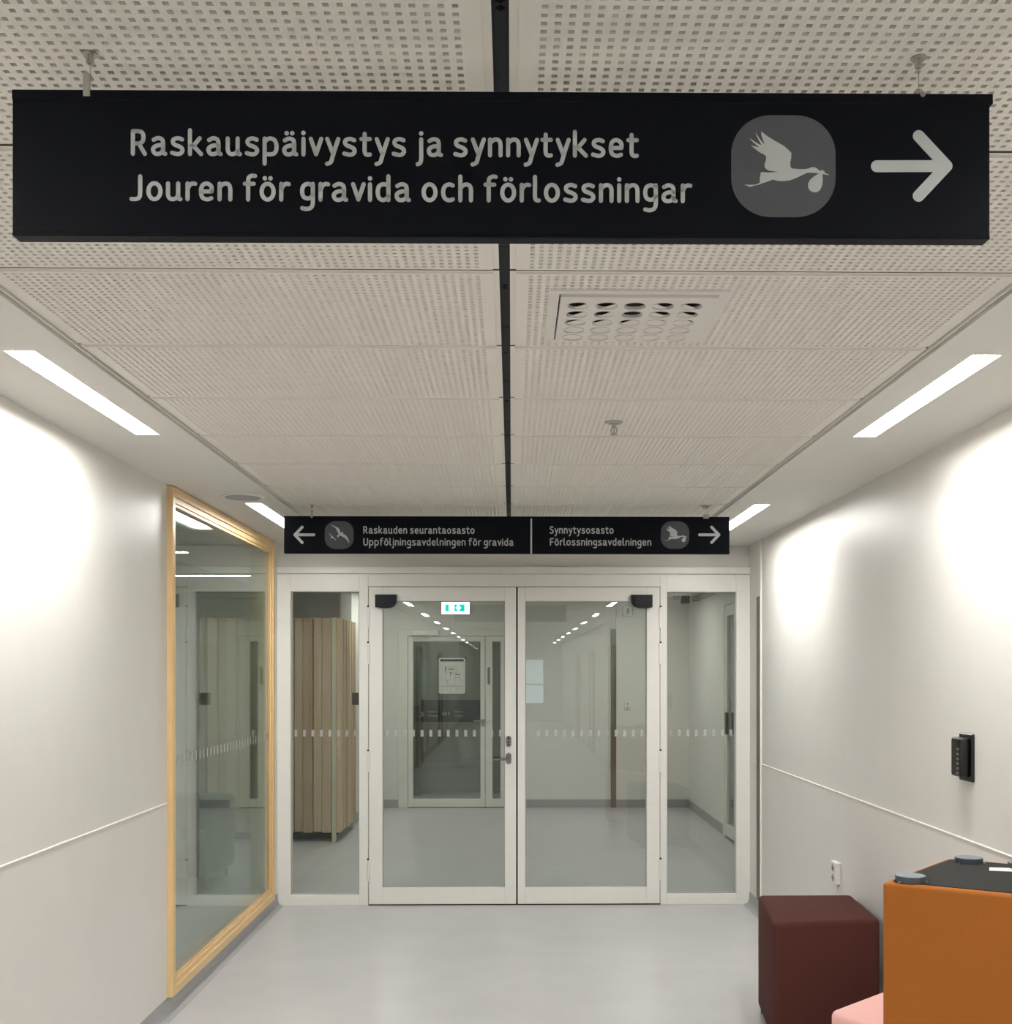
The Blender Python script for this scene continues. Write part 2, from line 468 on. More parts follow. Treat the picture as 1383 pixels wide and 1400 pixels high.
# ---------------------------------------------------------------- ceiling
ceiling = struct_empty('ceiling')
PW, PL, GAP = 1.2, 0.6, 0.011
def panel_mesh(mirror=False, cut=None, frac=1.0):
    """perforated board: real 9 mm square holes on a 20 mm grid; local origin at its lower left corner"""
    w, l = PW, PL - GAP
    nx, ny = 56, 28
    p, h = 0.02, 0.0046
    x0 = (w - (nx - 1) * p) / 2; y0 = (l - (ny - 1) * p) / 2
    xs = [0.014]; ys = [0.008]
    for i in range(nx): xs += [x0 + i * p - h, x0 + i * p + h]
    for j in range(ny): ys += [y0 + j * p - h, y0 + j * p + h]
    xs.append(w - 0.014); ys.append(l - 0.008)
    V = []; F = []; FM = []
    idx = {}
    def v(x, y, z):
        k = (round(x, 6), round(y, 6), round(z, 6))
        if k not in idx: idx[k] = len(V); V.append((x, y, z))
        return idx[k]
    T = 0.010
    for i in range(len(xs) - 1):
        for j in range(len(ys) - 1):
            xa, xb, ya, yb = xs[i], xs[i + 1], ys[j], ys[j + 1]
            mx, my = (xa + xb) / 2, (ya + yb) / 2
            if cut and cut[0] < mx < cut[1] and cut[2] < my < cut[3]: continue
            if i % 2 == 1 and j % 2 == 1:
                q = [(xa, ya), (xb, ya), (xb, yb), (xa, yb)]
                for k in range(4):
                    a, b = q[k], q[(k + 1) % 4]
                    F.append((v(a[0], a[1], 0), v(a[0], a[1], T), v(b[0], b[1], T), v(b[0], b[1], 0))); FM.append(0)
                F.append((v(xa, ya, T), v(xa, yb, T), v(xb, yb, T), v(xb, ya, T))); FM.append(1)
            else:
                F.append((v(xa, ya, 0), v(xa, yb, 0), v(xb, yb, 0), v(xb, ya, 0))); FM.append(0)
    # stepped edge and back
    a = [(xs[0], ys[0]), (xs[-1], ys[0]), (xs[-1], ys[-1]), (xs[0], ys[-1])]
    b = [(0, 0), (w, 0), (w, l), (0, l)]
    for k in range(4):
        k2 = (k + 1) % 4
        F.append((v(*a[k], 0), v(*a[k2], 0), v(*a[k2], 0.005), v(*a[k], 0.005))); FM.append(0)
        F.append((v(*a[k], 0.005), v(*a[k2], 0.005), v(*b[k2], 0.005), v(*b[k], 0.005))); FM.append(0)
        F.append((v(*b[k], 0.005), v(*b[k2], 0.005), v(*b[k2], 0.016), v(*b[k], 0.016))); FM.append(1)  # outer sides coloured dark, the shadow of the seams painted on
    if not cut:
        F.append((v(0, 0, 0.016), v(w, 0, 0.016), v(w, l, 0.016), v(0, l, 0.016))); FM.append(0)
    me = bpy.data.meshes.new('ceiling_panel')
    me.from_pydata(V, [], F)
    me.materials.append(M['panel']); me.materials.append(M['fleece_seam_shade'])
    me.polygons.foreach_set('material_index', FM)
    me.update()
    return me
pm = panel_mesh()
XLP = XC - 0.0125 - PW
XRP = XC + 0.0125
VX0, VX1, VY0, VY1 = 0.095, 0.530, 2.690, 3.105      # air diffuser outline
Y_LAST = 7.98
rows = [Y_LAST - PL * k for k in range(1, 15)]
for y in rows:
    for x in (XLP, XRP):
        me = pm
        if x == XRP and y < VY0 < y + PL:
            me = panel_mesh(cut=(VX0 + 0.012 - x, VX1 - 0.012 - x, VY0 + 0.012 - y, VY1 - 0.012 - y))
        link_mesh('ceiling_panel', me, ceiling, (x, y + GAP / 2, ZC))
Y0P = rows[-1]
# plain side strips, end strip, slab above
XSL, XSR = XLP - 0.014, XRP + PW + 0.014
LX0, LX1 = 1.315, 1.41       # light slot |x| range
L0, LSP, LLEN = 3.20, 2.89, 1.13
LL = (-1.453, -1.359)
LR = (1.330, 1.421)
lamp_y = [L0 + LSP * k for k in range(-8, 2)]
def soffit(xa, xb, lxa, lxb, y0, y1, lamps):
    bm = nb()
    t = ZS + 0.04
    box(bm, xa, lxa, y0, y1, ZS, t); box(bm, lxb, xb, y0, y1, ZS, t)
    y = y0
    for ly in lamps:
        box(bm, lxa, lxb, y, ly, ZS, t); y = ly + LLEN
    box(bm, lxa, lxb, y, y1, ZS, t)
    return bm
obj('soffit', soffit(XL, XSL, LL[0], LL[1], YB, YD + 0.1, lamp_y), M['soffit'], ceiling)
obj('soffit', soffit(XSR, XR, LR[0], LR[1], YB, YD + 0.1, lamp_y), M['soffit'], ceiling)
bm = nb(); box(bm, XSL, XSR, YB, Y0P, ZS, ZS + 0.04); box(bm, XSL, XSR, Y_LAST, YD + 0.1, ZS, ZS + 0.04)
obj('plain_board', bm, M['soffit'], ceiling)
bm = nb()
for x0, x1 in ((XLP - 0.006, XLP - 0.003), (XRP + PW + 0.003, XRP + PW + 0.006)):
    box(bm, x0, x1, Y0P, Y_LAST, ZC - 0.003, ZC + 0.02)
obj('edge_profile', bm, M['trim'], ceiling)
bm = nb(); box(bm, XSL, XSR, Y0P, Y_LAST, ZC + 0.075, ZC + 0.09); box(bm, XL - 0.14, XR + 0.14, YB, YD + 0.1, ZC + 0.1, ZC + 0.2)
obj('plenum_board', bm, M['dark'], ceiling)
# dark centre slot: plates with joints and fixing holes
n = 0
y = Y0P
while y < Y_LAST - 0.05:
    ln = min(0.585, Y_LAST - y)
    bm = nb(); box(bm, XC - 0.014, XC + 0.014, y, y + ln - 0.005, ZC + 0.030, ZC + 0.034)
    sp = obj('slot_plate', bm, M['slot'], ceiling)
    bm = nb()
    cyl(bm, (XC, y + 0.25, ZC + 0.029), (XC, y + 0.25, ZC + 0.0305), 0.007, seg=4)
    if n % 2: cyl(bm, (XC, y + 0.268, ZC + 0.029), (XC, y + 0.268, ZC + 0.0305), 0.007, seg=4)
    obj('fixing_hole', bm, M['black'], sp)
    y += ln; n += 1
bm = nb()
box(bm, XC - 0.0135, XC - 0.0115, Y0P, Y_LAST, ZC + 0.012, ZC + 0.034)
box(bm, XC + 0.0115, XC + 0.0135, Y0P, Y_LAST, ZC + 0.012, ZC + 0.034)
obj('slot_side', bm, M['slot'], ceiling)

# ---------------------------------------------------------------- lamps
def lamp(xa, xb, y, label, group, m=None, ln=LLEN, z=ZS):
    t = thing('ceiling_light', label, 'ceiling light', ((xa + xb) / 2, y + ln / 2, z), group)
    bm = nb(); e = 0.004
    box(bm, xa, xa + e, y, y + ln, z + 0.0005, z + 0.05); box(bm, xb - e, xb, y, y + ln, z + 0.0005, z + 0.05)
    box(bm, xa + e, xb - e, y, y + e, z + 0.0005, z + 0.05); box(bm, xa + e, xb - e, y + ln - e, y + ln, z + 0.0005, z + 0.05)
    obj('housing', bm, M['trim'], t)
    bm = nb(); box(bm, xa + e, xb - e, y + e, y + ln - e, z + 0.012, z + 0.016)
    obj('diffuser', bm, m or M['lamp'], t)
    return t
for i, y in enumerate(lamp_y):
    for side in (-1, 1):
        xa, xb = LL if side < 0 else LR
        nm = 'left' if side < 0 else 'right'
        if abs(y - L0) < 0.01: lb = 'long lit recessed strip light over the %s wall, the nearer and larger one' % nm; g = None
        elif y > 5: lb = 'lit recessed strip light just %s of the smaller hanging sign' % nm; g = None
        else: lb = 'lit recessed strip light behind the viewer, mirrored in the door glass'; g = 'strip lights mirrored in the door glass'
        lamp(xa, xb, y, lb, g)

# ---------------------------------------------------------------- glazed door screen (door_1)
door = struct_empty('door_1', (0, YD, 0))
bm = nb(); box(bm, XL - 0.14, XR + 0.14, YD + 0.03, YD + 0.15, 2.394, ZC + 0.1)
struct('wall_door', bm, M['wall'])
bm = nb(); box(bm, XL, XR, YD - 0.02, YD + 0.03, 2.396, 2.447, 0.004)
struct('trim_1', bm, M['frame'])
F0, F1 = YD, YD + 0.09
bm = nb()
b = 0.002
GL0, GL1 = -1.593, -1.100
GR0, GR1 = 1.127, 1.630
box(bm, XL, GL0, F0, F1, 0, 2.394, b); box(bm, GL1, -1.033, F0, F1, 0, 2.394, b)
box(bm, GL0, GL1, F0, F1, 2.267, 2.394, b); box(bm, GL0, GL1, F0, F1, 0, 0.076, b)
box(bm, 1.078, GR0, F0, F1, 0, 2.394, b); box(bm, GR1, XR, F0, F1, 0, 2.394, b)
box(bm, GR0, GR1, F0, F1, 2.267, 2.394, b); box(bm, GR0, GR1, F0, F1, 0, 0.076, b)
box(bm, -1.033, 1.078, F0, F1, 2.304, 2.394, b)
frame = obj('frame', bm, M['frame'], door)
bm = nb(); box(bm, -1.033, 1.078, F0 + 0.003, F1, 0.0, 0.005)
obj('threshold', bm, M['black'], door)
# dark gasket lines around the leaves
bm = nb()
box(bm, -1.033, -1.028, F0 + 0.02, F1 - 0.01, 0.005, 2.304); box(bm, 1.073, 1.078, F0 + 0.02, F1 - 0.01, 0.005, 2.304)
box(bm, -1.033, 1.078, F0 + 0.02, F1 - 0.01, 2.300, 2.304); box(bm, 0.034, 0.046, F0 + 0.02, F1 - 0.03, 0.007, 2.3)
obj('gasket', bm, M['black'], door)

def beads(bm, x0, x1, z0, z1, y, w=0.006):
    for a in ((x0, x0 + w, z0, z1), (x1 - w, x1, z0, z1), (x0, x1, z0, z0 + w), (x0, x1, z1 - w, z1)):
        box(bm, a[0], a[1], y, y + 0.008, a[2], a[3])

def dashes(x0, x1, n, parent, y):
    bm = nb()
    for i in range(n):
        x = x0 + (x1 - x0) * (i + 0.5) / n
        box(bm, x - 0.0105, x + 0.0105, y - 0.0008, y, 1.218, 1.266)
    o = obj('marking_dashes', bm, M['film'], parent)
    o['kind'] = 'stuff'

for x0, x1, n in ((GL0, GL1, 8), (GR0, GR1, 8)):
    bm = nb(); box(bm, x0 - 0.01, x1 + 0.01, F0 + 0.038, F0 + 0.044, 0.066, 2.277)
    gp = obj('glass_pane', bm, M['glass'], door)
    dashes(x0, x1, n, gp, F0 + 0.037)
bm = nb()
beads(bm, GL0, GL1, 0.076, 2.267, F0 + 0.028); beads(bm, GR0, GR1, 0.076, 2.267, F0 + 0.028)
obj('glazing_bead', bm, M['cove'], frame)

for x0, x1, g0, g1, active in ((-1.029, 0.034, -0.931, -0.048, True), (0.045, 1.074, 0.100, 0.979, False)):
    z0, z1, gz0, gz1 = 0.009, 2.300, 0.129, 2.198
    y0, y1 = F0 - 0.004, F0 + 0.056
    bm = nb()
    box(bm, x0, g0, y0, y1, z0, z1, 0.002); box(bm, g1, x1, y0, y1, z0, z1, 0.002)
    box(bm, g0, g1, y0, y1, z0, gz0, 0.002); box(bm, g0, g1, y0, y1, gz1, z1, 0.002)
    leaf = obj('door_leaf', bm, M['frame'], door)
    bm = nb(); box(bm, g0 - 0.01, g1 + 0.01, F0 + 0.022, F0 + 0.028, gz0 - 0.01, gz1 + 0.01)
    gp = obj('glass_pane', bm, M['glass'], leaf)
    dashes(g0, g1, 14, leaf, F0 + 0.021)
    bm = nb(); beads(bm, g0, g1, gz0, gz1, F0 + 0.013)
    obj('glazing_bead', bm, M['cove'], leaf)
    # black door operator sensor
    s = 1 if active else -1
    sx = -0.979 if active else 1.016
    pts = [(0, 0), (0.153, 0), (0.151, -0.045), (0.145, -0.068), (0.130, -0.085), (0.108, -0.094), (0.075, -0.097), (0.03, -0.095), (0, -0.090)]
    bm = nb(); prism(bm, [(sx + s * p[0], 2.243 + p[1]) for p in pts], y0 - 0.045, y0)
    o = obj('door_sensor', bm, M['sensor'], leaf)
    o['label'] = 'black sensor cover with one rounded lower corner'
    bm = nb(); prism(bm, [(sx + s * (0.015 + p[0] * 0.8), 2.235 + p[1] * 0.75) for p in pts], y0 - 0.052, y0 - 0.045)
    obj('door_sensor', bm, M['sensor'], leaf)
    # hinges
    hx = x0 - 0.001 if active else x1 + 0.001
    for zt in (2.155, 1.895, 1.115, 0.330):
        bm = nb()
        box(bm, hx - 0.010, hx + 0.010, y0 - 0.010, y0 + 0.002, zt - 0.155, zt, 0.003)
        hg = obj('hinge', bm, M['frame'], leaf)
    bm = nb()
    for zt in (2.155, 1.895, 1.115, 0.330):
        cyl(bm, (hx - s * 0.004, y0 - 0.006, zt), (hx - s * 0.004, y0 - 0.006, zt + 0.011), 0.0065, seg=10)
    obj('hinge_pin', bm, M['black'], leaf)
    if active:
        # oval lock plate
        bm = nb(); prism(bm, capsule((-0.021, 1.165), (-0.021, 1.205), 0.020), y0 - 0.010, y0)
        lp = obj('lock_plate', bm, M['handle'], leaf)
        bm = nb()
        for dz in (1.160, 1.180, 1.207):
            cyl(bm, (-0.021, y0 - 0.012, dz), (-0.021, y0 - 0.009, dz), 0.0075, seg=12)
        obj('lock_plate', bm, M['blackp'], leaf)
        bm = nb(); prism(bm, capsule((-0.021, 1.040), (-0.021, 1.082), 0.020), y0 - 0.010, y0)
        cyl(bm, (-0.021, y0, 1.060), (-0.021, y0 - 0.055, 1.060), 0.009)
        cyl(bm, (-0.017, y0 - 0.050, 1.060), (-0.135, y0 - 0.050, 1.057), 0.0085)
        cyl(bm, (-0.021, y0 - 0.008, 1.082), (-0.021, y0 - 0.020, 1.082), 0.008)
        obj('handle', bm, M['handle'], leaf, smooth=True)['label'] = 'steel lever handle pointing left'
# small black reader on the back of the left mullion
bm = nb(); box(bm, -1.165, -1.098, F1 + 0.01, F1 + 0.05, 1.445, 1.535, 0.004); box(bm, -1.10, -1.07, F1, F1 + 0.03, 1.47, 1.51)
obj('card_reader', bm, M['blackp'], frame)

# ---------------------------------------------------------------- wood framed window (window_1)
win = struct_empty('window_1', (XL, WY0, WZ0))
def wframe(y0, y1, z0, z1, w, xa, xb, name):
    bm = nb()
    box(bm, xa, xb, y0, y0 + w, z0, z1, 0.0015); box(bm, xa, xb, y1 - w, y1, z0, z1, 0.0015)
    o = obj(name, bm, M['wood'], win)
    bm = nb()
    box(bm, xa, xb, y0 + w, y1 - w, z0, z0 + w, 0.0015); box(bm, xa, xb, y0 + w, y1 - w, z1 - w, z1, 0.0015)
    obj(name, bm, M['woodh'], win)
wz1 = ZS - 0.004
wframe(WY0, WY1, WZ0, wz1, 0.045, XL - 0.13, XL + 0.030, 'casing')
wframe(WY0 + 0.045, WY1 - 0.045, WZ0 + 0.045, wz1 - 0.045, 0.028, XL - 0.11, XL + 0.020, 'inner_casing')
wframe(WY0 + 0.073, WY1 - 0.073, WZ0 + 0.073, wz1 - 0.073, 0.016, XL - 0.09, XL + 0.012, 'glazing_bead')
wy0, wy1, wz0, wzt = WY0 + 0.085, WY1 - 0.085, WZ0 + 0.085, wz1 - 0.085
bm = nb(); box(bm, XL, XL + 0.006, wy0, wy1, wz0, wzt)
gp = obj('glass_pane', bm, M['glassw'], win)
bm = nb(); box(bm, XL - 0.018, XL - 0.012, wy0, wy1, wz0, wzt)
obj('glass_pane', bm, M['glassw'], win)
bm = nb()
n = 30
for i in range(n):
    y = wy0 + (wy1 - wy0) * (i + 0.5) / n
    box(bm, XL + 0.0065, XL + 0.007, y - 0.0105, y + 0.0105, 1.218, 1.266)
o = obj('marking_dashes', bm, M['film'], gp); o['kind'] = 'stuff'

# dim room behind that window
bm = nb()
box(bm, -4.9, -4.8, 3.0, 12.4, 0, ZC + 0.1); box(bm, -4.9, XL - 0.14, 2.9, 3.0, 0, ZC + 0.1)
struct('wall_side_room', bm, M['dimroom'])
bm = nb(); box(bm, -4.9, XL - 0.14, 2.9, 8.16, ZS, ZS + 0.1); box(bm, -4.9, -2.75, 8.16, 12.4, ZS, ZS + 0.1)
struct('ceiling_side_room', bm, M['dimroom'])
for y, dist in ((8.39, 'nearer'), (10.46, 'farther')):
    t = thing('ceiling_light', 'thin lit line light behind the wood-framed window, %s one' % dist, 'ceiling light', (-2.9, y, ZS))
    bm = nb(); box(bm, -4.0, -2.40 if y > 9 else -2.42, y - 0.04, y + 0.04, ZS - 0.02, ZS - 0.0005, 0.002)
    obj('housing', bm, M['trim'], t)
    bm = nb(); box(bm, -3.99, -2.41 if y > 9 else -2.43, y - 0.035, y + 0.035, ZS - 0.024, ZS - 0.02)
    obj('diffuser', bm, M['lampd'], t)
# armchair in that room
AX, AY = -2.66, 8.95
t = thing('armchair', 'dark grey green armchair behind the wood-framed window glass', 'armchair', (AX, AY, 0))
bm = nb(); box(bm, AX - 0.29, AX + 0.29, AY - 0.34, AY + 0.34, 0.10, 0.40, 0.03, 3)
obj('seat', bm, M['greyfab'], t, smooth=True)
bm = nb(); box(bm, AX - 0.37, AX + 0.37, AY + 0.22, AY + 0.40, 0.30, 0.68, 0.05, 4)
obj('backrest', bm, M['greyfab'], t, smooth=True)
for x in (AX - 0.38, AX + 0.29):
    bm = nb(); box(bm, x, x + 0.09, AY - 0.34, AY + 0.30, 0.10, 0.62, 0.03, 3)
    obj('armrest', bm, M['greyfab'], t, smooth=True)
for x in (AX - 0.30, AX + 0.30):
    for y in (AY - 0.28, AY + 0.30):
        bm = nb(); cyl(bm, (x, y, 0), (x, y, 0.11), 0.014, 0.02)
        obj('leg', bm, M['blackp'], t)

# ---------------------------------------------------------------- hall beyond the doors
YH = YD + 0.15
bm = nb(); box(bm, -2.3, 2.34, YF, YF + 0.1, 2.126 + 0.02, ZC + 0.1)
box(bm, -2.3, -1.40, YF, YF + 0.1, 0, 2.15); box(bm, 0.03, 2.34, YF, YF + 0.1, 0, 2.15)
wall_far = struct('wall_far', bm, M['wall'])
bm = nb(); box(bm, 1.30, 2.2, YF - 0.03, YF, 0.0, ZS)
obj('wall_lining', bm, M['wall'], wall_far)
bm = nb(); box(bm, 1.236, 1.300, YF - 0.034, YF, 0.0, 2.217)
obj('steel_strip', bm, M['steel'], wall_far)
bm = nb(); box(bm, 0.03, 1.236, YF - 0.008, YF, 0.0, 0.10); box(bm, 1.30, 2.2, YF - 0.038, YF - 0.03, 0, 0.10); box(bm, -1.74, -1.40, YF - 0.008, YF, 0, 0.10)
struct('baseboard_far', bm, M['cove'])
DR0, DR1 = 10.0, 11.38
bm = nb(); box(bm, 2.2, 2.34, YH - 0.1, DR0, 0, ZC + 0.1); box(bm, 2.2, 2.34, DR1, YF + 0.1, 0, ZC + 0.1); box(bm, 2.2, 2.34, DR0, DR1, 2.42, ZC + 0.1)
box(bm, XR, 2.2, YD + 0.1, YD + 0.15, 0, ZC + 0.1)
struct('wall_hall_right', bm, M['wall'])
bm = nb(); box(bm, 2.192, 2.2, DR1, YF, 0, 0.10)
struct('baseboard_hall_right', bm, M['cove'])
for q in ((-1.86, -1.74, 12.15, YF), (-4.9, -1.86, 12.3, 12.4)):
    bm = nb(); box(bm, *q, 0, ZC + 0.1)
    struct('wall_hall_left', bm, M['wall'])
bm = nb(); box(bm, -1.74, -1.732, 12.15, YF, 0, 0.10)
struct('baseboard_hall_left', bm, M['cove'])
hall_l = [L0 + LSP * 2, L0 + LSP * 3 - 0.1]  # unseen lights added to brighten the hall, continuing the corridor rows
bm = nb()
t_ = ZS + 0.04
for xa, xb in ((-2.75, -LX1), (-LX0, LX0), (LX1, 2.34)): box(bm, xa, xb, YD + 0.1, YF + 0.1, ZS, t_)
for lx in ((-LX1, -LX0), (LX0, LX1)):
    y = YD + 0.1
    for ly in hall_l:
        box(bm, lx[0], lx[1], y, ly, ZS, t_); y = ly + LLEN
    box(bm, lx[0], lx[1], y, YF + 0.1, ZS, t_)
box(bm, -2.35, 2.34, YD + 0.1, YF + 0.1, ZC + 0.1, ZC + 0.2)
struct('ceiling_hall', bm, M['soffit'])
for y in hall_l:
    for xa, xb in ((-LX1, -LX0), (LX0, LX1)):
        lamp(xa, xb, y, 'unseen recessed strip light added to brighten the hall behind the glazed doors', 'added unseen strip lights of the hall', M['lampb'])

# inner glazed door in the far wall (door_2)
d2 = struct_empty('door_2', (-0.7, YF, 0))
bm = nb()
box(bm, -1.40, -1.285, YF - 0.03, YF + 0.08, 0, 2.206, 0.002); box(bm, -1.285, 0.10, YF - 0.03, YF + 0.08, 2.130, 2.206, 0.002); box(bm, 0.0, 0.10, YF - 0.03, YF + 0.08, 0, 2.13, 0.002)
obj('frame', bm, M['frame_far'], d2)
for x0, x1, g0, g1, main in ((-1.281, -0.330, -1.218, -0.385, True), (-0.322, -0.004, -0.236, -0.136, False)):
    bm = nb(); y0, y1 = YF - 0.02, YF + 0.035
    box(bm, x0, g0, y0, y1, 0.01, 2.124, 0.002); box(bm, g1, x1, y0, y1, 0.01, 2.124, 0.002)
    box(bm, g0, g1, y0, y1, 0.01, 0.112, 0.002); box(bm, g0, g1, y0, y1, 2.063, 2.124, 0.002)
    lf = obj('door_leaf', bm, M['frame_far'], d2)
    bm = nb(); box(bm, g0 - 0.01, g1 + 0.01, YF + 0.004, YF + 0.010, 0.10, 2.07)
    obj('glass_pane', bm, M['glass'], lf)
    if main:
        bm = nb(); box(bm, -0.375, -0.335, YF - 0.030, YF - 0.02, 1.01, 1.10, 0.003); cyl(bm, (-0.355, YF - 0.02, 1.08), (-0.355, YF - 0.07, 1.08), 0.009); cyl(bm, (-0.355, YF - 0.065, 1.08), (-0.47, YF - 0.065, 1.078), 0.009)
        obj('handle', bm, M['metal'], lf, smooth=True)
        bm = nb(); box(bm, -1.236, -0.900, YF - 0.085, YF - 0.031, 2.135, 2.205, 0.006)
        dc = obj('door_closer', bm, M['plastic'], d2)
        bm = nb(); box(bm, -1.07, -1.03, YF - 0.07, YF - 0.04, 2.10, 2.135); box(bm, -1.23, -1.03, YF - 0.07, YF - 0.055, 2.10, 2.112)
        obj('arm', bm, M['metal'], dc)
    else:
        bm = nb(); box(bm, -0.297, -0.265, YF - 0.03, YF - 0.02, 1.53, 1.74, 0.003)
        obj('pull_plate', bm, M['steel'], lf)
bm = nb(); box(bm, -1.28, 0.0, YF - 0.018, YF + 0.03, 0.0, 0.008)
obj('threshold', bm, M['black'], d2)

# glazed door in the hall's right wall (door_3)
d3 = struct_empty('door_3', (2.2, 10.7, 0))
bm = nb()
box(bm, 2.165, 2.30, DR0, DR0 + 0.06, 0, 2.42, 0.002); box(bm, 2.165, 2.30, DR1 - 0.06, DR1, 0, 2.42, 0.002); box(bm, 2.165, 2.30, DR0 + 0.06, DR1 - 0.06, 2.36, 2.42, 0.002)
obj('frame', bm, M['frame_far'], d3)
bm = nb(); a, b_ = DR0 + 0.065, DR1 - 0.065
box(bm, 2.17, 2.22, a, a + 0.11, 0.03, 2.355, 0.002); box(bm, 2.17, 2.22, b_ - 0.11, b_, 0.03, 2.355, 0.002)
box(bm, 2.17, 2.22, a + 0.11, b_ - 0.11, 0.03, 0.15, 0.002); box(bm, 2.17, 2.22, a + 0.11, b_ - 0.11, 2.25, 2.355, 0.002)
lf = obj('door_leaf', bm, M['frame_far'], d3)
bm = nb(); box(bm, 2.19, 2.196, a + 0.10, b_ - 0.10, 0.14, 2.26)
obj('glass_pane', bm, M['glass'], lf)
bm = nb(); box(bm, 2.145, 2.17, b_ - 0.20, b_ - 0.13, 1.06, 1.28, 0.004)
obj('lock_plate', bm, M['blackp'], lf)
bm = nb(); box(bm, 2.34, 2.36, DR0 - 0.1, DR1 + 0.1, 0, ZC)
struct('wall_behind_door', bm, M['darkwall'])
bm = nb(); box(bm, 2.14, 2.2, 10.1, 13.2, 2.52, 2.575, 0.004)
struct('trim_2', bm, M['steel'])

# vestibule behind the inner door
YV = 15.6
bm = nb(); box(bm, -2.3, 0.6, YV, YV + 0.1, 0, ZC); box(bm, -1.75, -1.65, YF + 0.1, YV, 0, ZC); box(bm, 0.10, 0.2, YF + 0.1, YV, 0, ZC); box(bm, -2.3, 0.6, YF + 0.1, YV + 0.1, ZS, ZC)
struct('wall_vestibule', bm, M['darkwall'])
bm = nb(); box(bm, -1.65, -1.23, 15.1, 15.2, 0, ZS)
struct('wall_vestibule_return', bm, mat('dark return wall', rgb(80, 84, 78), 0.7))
t = thing('direction_board', 'black board with white 3 and M1 seen through the far glazed door', 'sign', (-0.9, 15.03, 1.1))
yb_ = 15.04
a = at(565, 965, Y=yb_); b2 = at(574, 957, Y=yb_); c2 = at(658, 987, Y=yb_)
bm = nb(); prism(bm, [(a.x - 0.05, c2.z), (c2.x + 0.1, c2.z), (c2.x + 0.1, b2.z), (b2.x, b2.z), (b2.x, a.z), (a.x - 0.05, a.z)], yb_, yb_ + 0.03)
obj('board', bm, M['sign'], t)
for s_, px0, px1, pyb, cap in (('3', 574.5, 579, 979.5, 6), ('M1', 604.5, 614, 979, 5.8), ('Kerros', 585, 597.5, 974.5, 3), ('Våning', 585, 598, 980, 3), ('Porras', 621, 633, 974.5, 3), ('Trappa', 621, 633.5, 980, 3)):
    p0 = at(px0, pyb, Y=yb_); p1 = at(px1, pyb, Y=yb_)
    obj('lettering', text_bm(s_, p0.x, p1.x, p0.z, cap / FPX * yb_, yb_ - 0.0005, 0.0, n=2, capseg=6), M['letter'], t)
for x in (-1.1, -0.45):
    bm = nb(); cyl(bm, (x, yb_ + 0.015, b2.z - 0.02), (x, yb_ + 0.015, ZS), 0.004)
    obj('hanger', bm, M['metal'], t)
lamp(-1.0, -0.9, 14.05, 'unseen strip light added to brighten the vestibule behind the far glazed door', None, M['lampb'], 0.8, ZS - 0.052)  # unseen light added so the vestibule is brighter

# evacuation plan on the inner door
pa = at(599.5, 899.5, Y=YF - 0.03); pb = at(635.5, 948.5, Y=YF - 0.03)
x0, x1, z0, z1 = pa.x, pb.x, pb.z, pa.z
t = thing('floor_plan_poster', 'white floor plan sheet with navy heading taped to the far glazed door', 'poster', ((x0 + x1) / 2, YF - 0.002, z0))
yp = YF - 0.0215
bm = nb(); box(bm, x0, x1, yp - 0.001, YF + 0.0035, z0, z1)
obj('sheet', bm, M['paper'], t)
W_, H_ = x1 - x0, z1 - z0
bm = nb(); box(bm, x0 + 0.06 * W_, x1 - 0.05 * W_, yp - 0.002, yp - 0.001, z1 - 0.10 * H_, z1 - 0.035 * H_)
obj('heading', bm, M['blueink'], t)
bm = nb()
def ln(u0, v0, u1, v1, w=0.006):
    X0, X1 = x0 + u0 * W_, x0 + u1 * W_; Z0, Z1 = z1 - v0 * H_, z1 - v1 * H_
    box(bm, min(X0, X1) - w / 2, max(X0, X1) + w / 2, yp - 0.002, yp - 0.001, min(Z0, Z1) - w / 2, max(Z0, Z1) + w / 2)
ln(0.10, 0.79, 0.90, 0.79, 0.004)
ln(0.25, 0.26, 0.27, 0.36, 0.007); ln(0.45, 0.40, 0.46, 0.46, 0.01); ln(0.63, 0.46, 0.78, 0.465, 0.01)
obj('plan_lines', bm, M['ink'], t)['kind'] = 'stuff'
bm = nb()
for q in ((0.25, 0.25, 0.68, 0.25), (0.25, 0.25, 0.25, 0.75), (0.25, 0.75, 0.62, 0.75), (0.62, 0.40, 0.62, 0.75), (0.25, 0.40, 0.70, 0.40), (0.45, 0.40, 0.45, 0.62), (0.25, 0.62, 0.45, 0.62), (0.62, 0.46, 0.80, 0.46), (0.80, 0.46, 0.80, 0.62), (0.62, 0.55, 0.80, 0.55), (0.68, 0.25, 0.68, 0.40), (0.33, 0.62, 0.33, 0.75), (0.36, 0.30, 0.60, 0.33),
          (0.18, 0.83, 0.18, 0.93), (0.24, 0.84, 0.36, 0.84), (0.24, 0.90, 0.36, 0.90), (0.45, 0.83, 0.45, 0.92), (0.66, 0.83, 0.66, 0.93), (0.70, 0.85, 0.84, 0.85), (0.70, 0.91, 0.84, 0.91)):
    ln(*q, 0.004)
obj('plan_lines', bm, M['ink_light'], t)['kind'] = 'stuff'
for sx, sz in ((0, 0), (1, 0), (0, 1), (1, 1)):
    cx, cz = (x0 if not sx else x1), (z0 if not sz else z1)
    bm = nb(); dx = -1 if sx == 0 else 1; dz = -1 if sz == 0 else 1
    prism(bm, [(cx + dx * 0.018, cz - dz * 0.03), (cx + dx * 0.018, cz + dz * 0.018), (cx - dx * 0.03, cz + dz * 0.018), (cx - dx * 0.012, cz + dz * 0.001), (cx + dx * 0.001, cz - dz * 0.012)], yp - 0.0025, yp - 0.001)
    obj('tape', bm, M['tape'], t)

